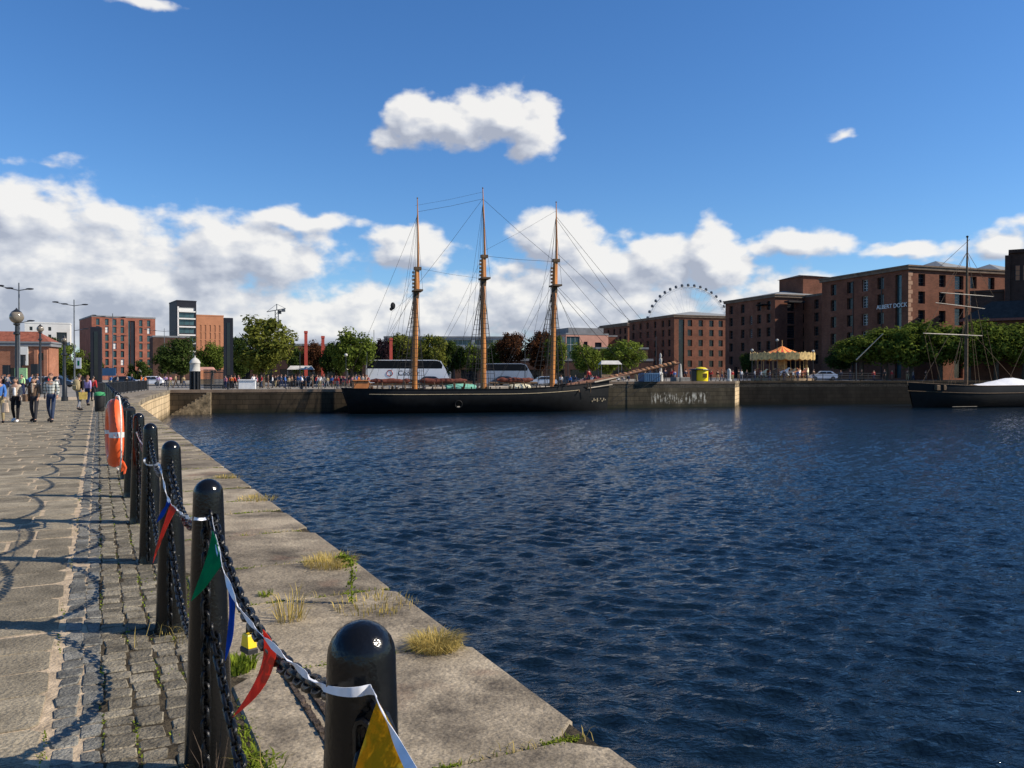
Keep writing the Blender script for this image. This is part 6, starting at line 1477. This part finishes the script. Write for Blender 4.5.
# clouds as a function of direction: azimuth and elevation in degrees
def cloud_group():
    g = bpy.data.node_groups.new('cloud density', 'ShaderNodeTree')
    g.interface.new_socket('Az', in_out='INPUT', socket_type='NodeSocketFloat'); g.interface.new_socket('El', in_out='INPUT', socket_type='NodeSocketFloat')
    g.interface.new_socket('Density', in_out='OUTPUT', socket_type='NodeSocketFloat'); g.interface.new_socket('Raw', in_out='OUTPUT', socket_type='NodeSocketFloat')
    n, l = g.nodes, g.links; gi = n.new('NodeGroupInput'); go = n.new('NodeGroupOutput')
    def mth(op, a, b=None, c=None):
        q = n.new('ShaderNodeMath'); q.operation = op
        for i, x in enumerate((a,b,c)):
            if x is None: continue
            if isinstance(x, (int,float)): q.inputs[i].default_value = x
            else: l.new(x, q.inputs[i])
        return q.outputs[0]
    cb = n.new('ShaderNodeCombineXYZ'); l.new(gi.outputs[0], cb.inputs[0]); l.new(mth('MULTIPLY', gi.outputs[1], 1.5), cb.inputs[1])
    # warp the lookup a little so outlines billow
    wn = n.new('ShaderNodeTexNoise'); wn.inputs['Scale'].default_value = .35; wn.inputs['Detail'].default_value = 3; l.new(cb.outputs[0], wn.inputs['Vector'])
    wv = n.new('ShaderNodeVectorMath'); wv.operation = 'SUBTRACT'; l.new(wn.outputs['Color'], wv.inputs[0]); wv.inputs[1].default_value = (.5,.5,.5)
    ws = n.new('ShaderNodeVectorMath'); ws.operation = 'SCALE'; l.new(wv.outputs[0], ws.inputs[0]); ws.inputs['Scale'].default_value = 3.0
    wa = n.new('ShaderNodeSeparateXYZ'); l.new(ws.outputs[0], wa.inputs[0])
    az = mth('ADD', gi.outputs[0], wa.outputs[0]); el = mth('ADD', gi.outputs[1], mth('MULTIPLY', wa.outputs[1], .6))
    field = None
    for (p, y, rx, ry, amp) in BLOBS:
        a0 = math.degrees(math.atan((p-512)/F)); ca = math.cos(R(a0)); e0 = math.degrees(math.atan((HZ-y)/F*ca)); sx = math.degrees(rx/F)*ca*ca; sy = math.degrees(ry/F)*ca
        dx = mth('MULTIPLY', mth('SUBTRACT', az, a0), 1/sx); dy = mth('MULTIPLY', mth('SUBTRACT', el, e0), 1/sy)
        # flatter underside: squeeze what lies below the centre
        d = mth('SQRT', mth('ADD', mth('MULTIPLY', dx, dx), mth('MULTIPLY', dy, dy)))
        b = mth('MULTIPLY', mth('SUBTRACT', 1.0, d), amp)
        field = b if field is None else mth('SMOOTH_MAX', field, b, .25)
    n1 = n.new('ShaderNodeTexNoise'); n1.inputs['Scale'].default_value = .42; n1.inputs['Detail'].default_value = 7; n1.inputs['Roughness'].default_value = .50; l.new(cb.outputs[0], n1.inputs['Vector'])
    raw = mth('ADD', field, mth('MULTIPLY', mth('SUBTRACT', n1.outputs['Fac'], .5), 1.4))
    mr = n.new('ShaderNodeMapRange'); mr.interpolation_type = 'SMOOTHSTEP'; mr.inputs['From Min'].default_value = .02; mr.inputs['From Max'].default_value = .44; l.new(raw, mr.inputs['Value'])
    l.new(mr.outputs[0], go.inputs[0]); l.new(raw, go.inputs[1]); return g
BLOBS = [ # (column, row, half width, half height, weight) of each cumulus as seen in the photograph, turned into fixed sky directions
    (412,120,36,30,1.1),(450,127,62,25,1.1),(503,117,60,31,1.2),(533,133,36,30,1.1),(388,140,26,16,.7),
    (60,285,330,95,1.1),(250,252,110,36,1.1),(290,222,80,15,.8),(20,215,120,45,1.0),(330,330,240,55,1.0),(110,215,70,22,.9),
    (410,250,52,26,1.2),(560,305,250,52,.9),(555,238,58,32,1.1),(600,265,80,34,.95),(715,262,42,46,1.3),(660,262,50,32,1.1),
    (795,244,62,20,1.0),(905,252,52,13,.9),(995,245,55,24,.9),(780,300,110,34,.8),(430,320,120,40,1.0),(843,136,16,7,.45),(145,3,40,9,.6),(40,165,44,10,.3),(1100,230,90,50,1.0),
    (-200,250,300,110,1.0),(1400,250,280,80,.9)]
grp = cloud_group()
tc = N.new('ShaderNodeTexCoord'); sp = N.new('ShaderNodeSeparateXYZ'); L.new(tc.outputs['Generated'], sp.inputs[0])
def mt(op, a, b=None, c=None):
    q = N.new('ShaderNodeMath'); q.operation = op
    for i, x in enumerate((a,b,c)):
        if x is None: continue
        if isinstance(x, (int,float)): q.inputs[i].default_value = x
        else: L.new(x, q.inputs[i])
    return q.outputs[0]
az = mt('MULTIPLY', mt('ARCTAN2', sp.outputs[0], sp.outputs[1]), 180/math.pi); el = mt('MULTIPLY', mt('ARCSINE', sp.outputs[2]), 180/math.pi)
gs = []
for da, de in ((0,0),(.7,.75),(1.6,2.0)):
    q = N.new('ShaderNodeGroup'); q.node_tree = grp; L.new(mt('ADD', az, da), q.inputs[0]); L.new(mt('ADD', el, de), q.inputs[1]); gs.append(q)
thick2 = mt('MINIMUM', mt('MAXIMUM', gs[2].outputs[1], 0), 1.2)
emb = mt('SUBTRACT', gs[0].outputs[1], gs[1].outputs[1])
lit = mt('ADD', mt('SUBTRACT', .72, mt('MULTIPLY', thick2, .36)), mt('MULTIPLY', emb, 1.0))
cr_ = N.new('ShaderNodeValToRGB'); e = cr_.color_ramp.elements; e[0].position = .18; e[0].color = (.45,.49,.59,1); e[1].position = .90; e[1].color = (1.0,.985,.96,1); k_ = e.new(.52); k_.color = (.68,.71,.78,1)
L.new(lit, cr_.inputs[0])
bc = N.new('ShaderNodeBackground'); bc.inputs['Strength'].default_value = .76; L.new(cr_.outputs[0], bc.inputs['Color'])
mx = N.new('ShaderNodeMixShader'); L.new(mt('MULTIPLY', gs[0].outputs[0], .96), mx.inputs[0]); L.new(bs.outputs[0], mx.inputs[1]); L.new(bc.outputs[0], mx.inputs[2]); L.new(mx.outputs[0], out.inputs['Surface'])
w.cycles.sampling_method = 'MANUAL'; w.cycles.sample_map_resolution = 512

sl = bpy.data.lights.new('sun', 'SUN'); sl.energy = 5.0; sl.angle = R(.5); sl.color = (1,.90,.76)
so = bpy.data.objects.new('sun', sl); C.objects.link(so); so.rotation_euler = (-sdir).to_track_quat('-Z','Y').to_euler(); so.location = (60,-20,60)
cd = bpy.data.cameras.new('camera'); cam = bpy.data.objects.new('camera', cd); C.objects.link(cam); SC.camera = cam
cam.location = (0,0,CAMZ); cam.rotation_euler = (R(90) - math.atan((384-HZ)/F), 0, 0); cd.lens = F*36/1024; cd.sensor_width = 36; cd.clip_end = 20000; cd.clip_start = .05
vs = SC.view_settings; vs.view_transform = 'Standard'; vs.look = 'None'; vs.exposure = .28; vs.gamma = 1; vs.use_curve_mapping = False
SC.cycles.max_bounces = 6; SC.cycles.use_denoising = True; SC.cycles.transparent_max_bounces = 8; SC.cycles.caustics_reflective = False; SC.cycles.caustics_refractive = False
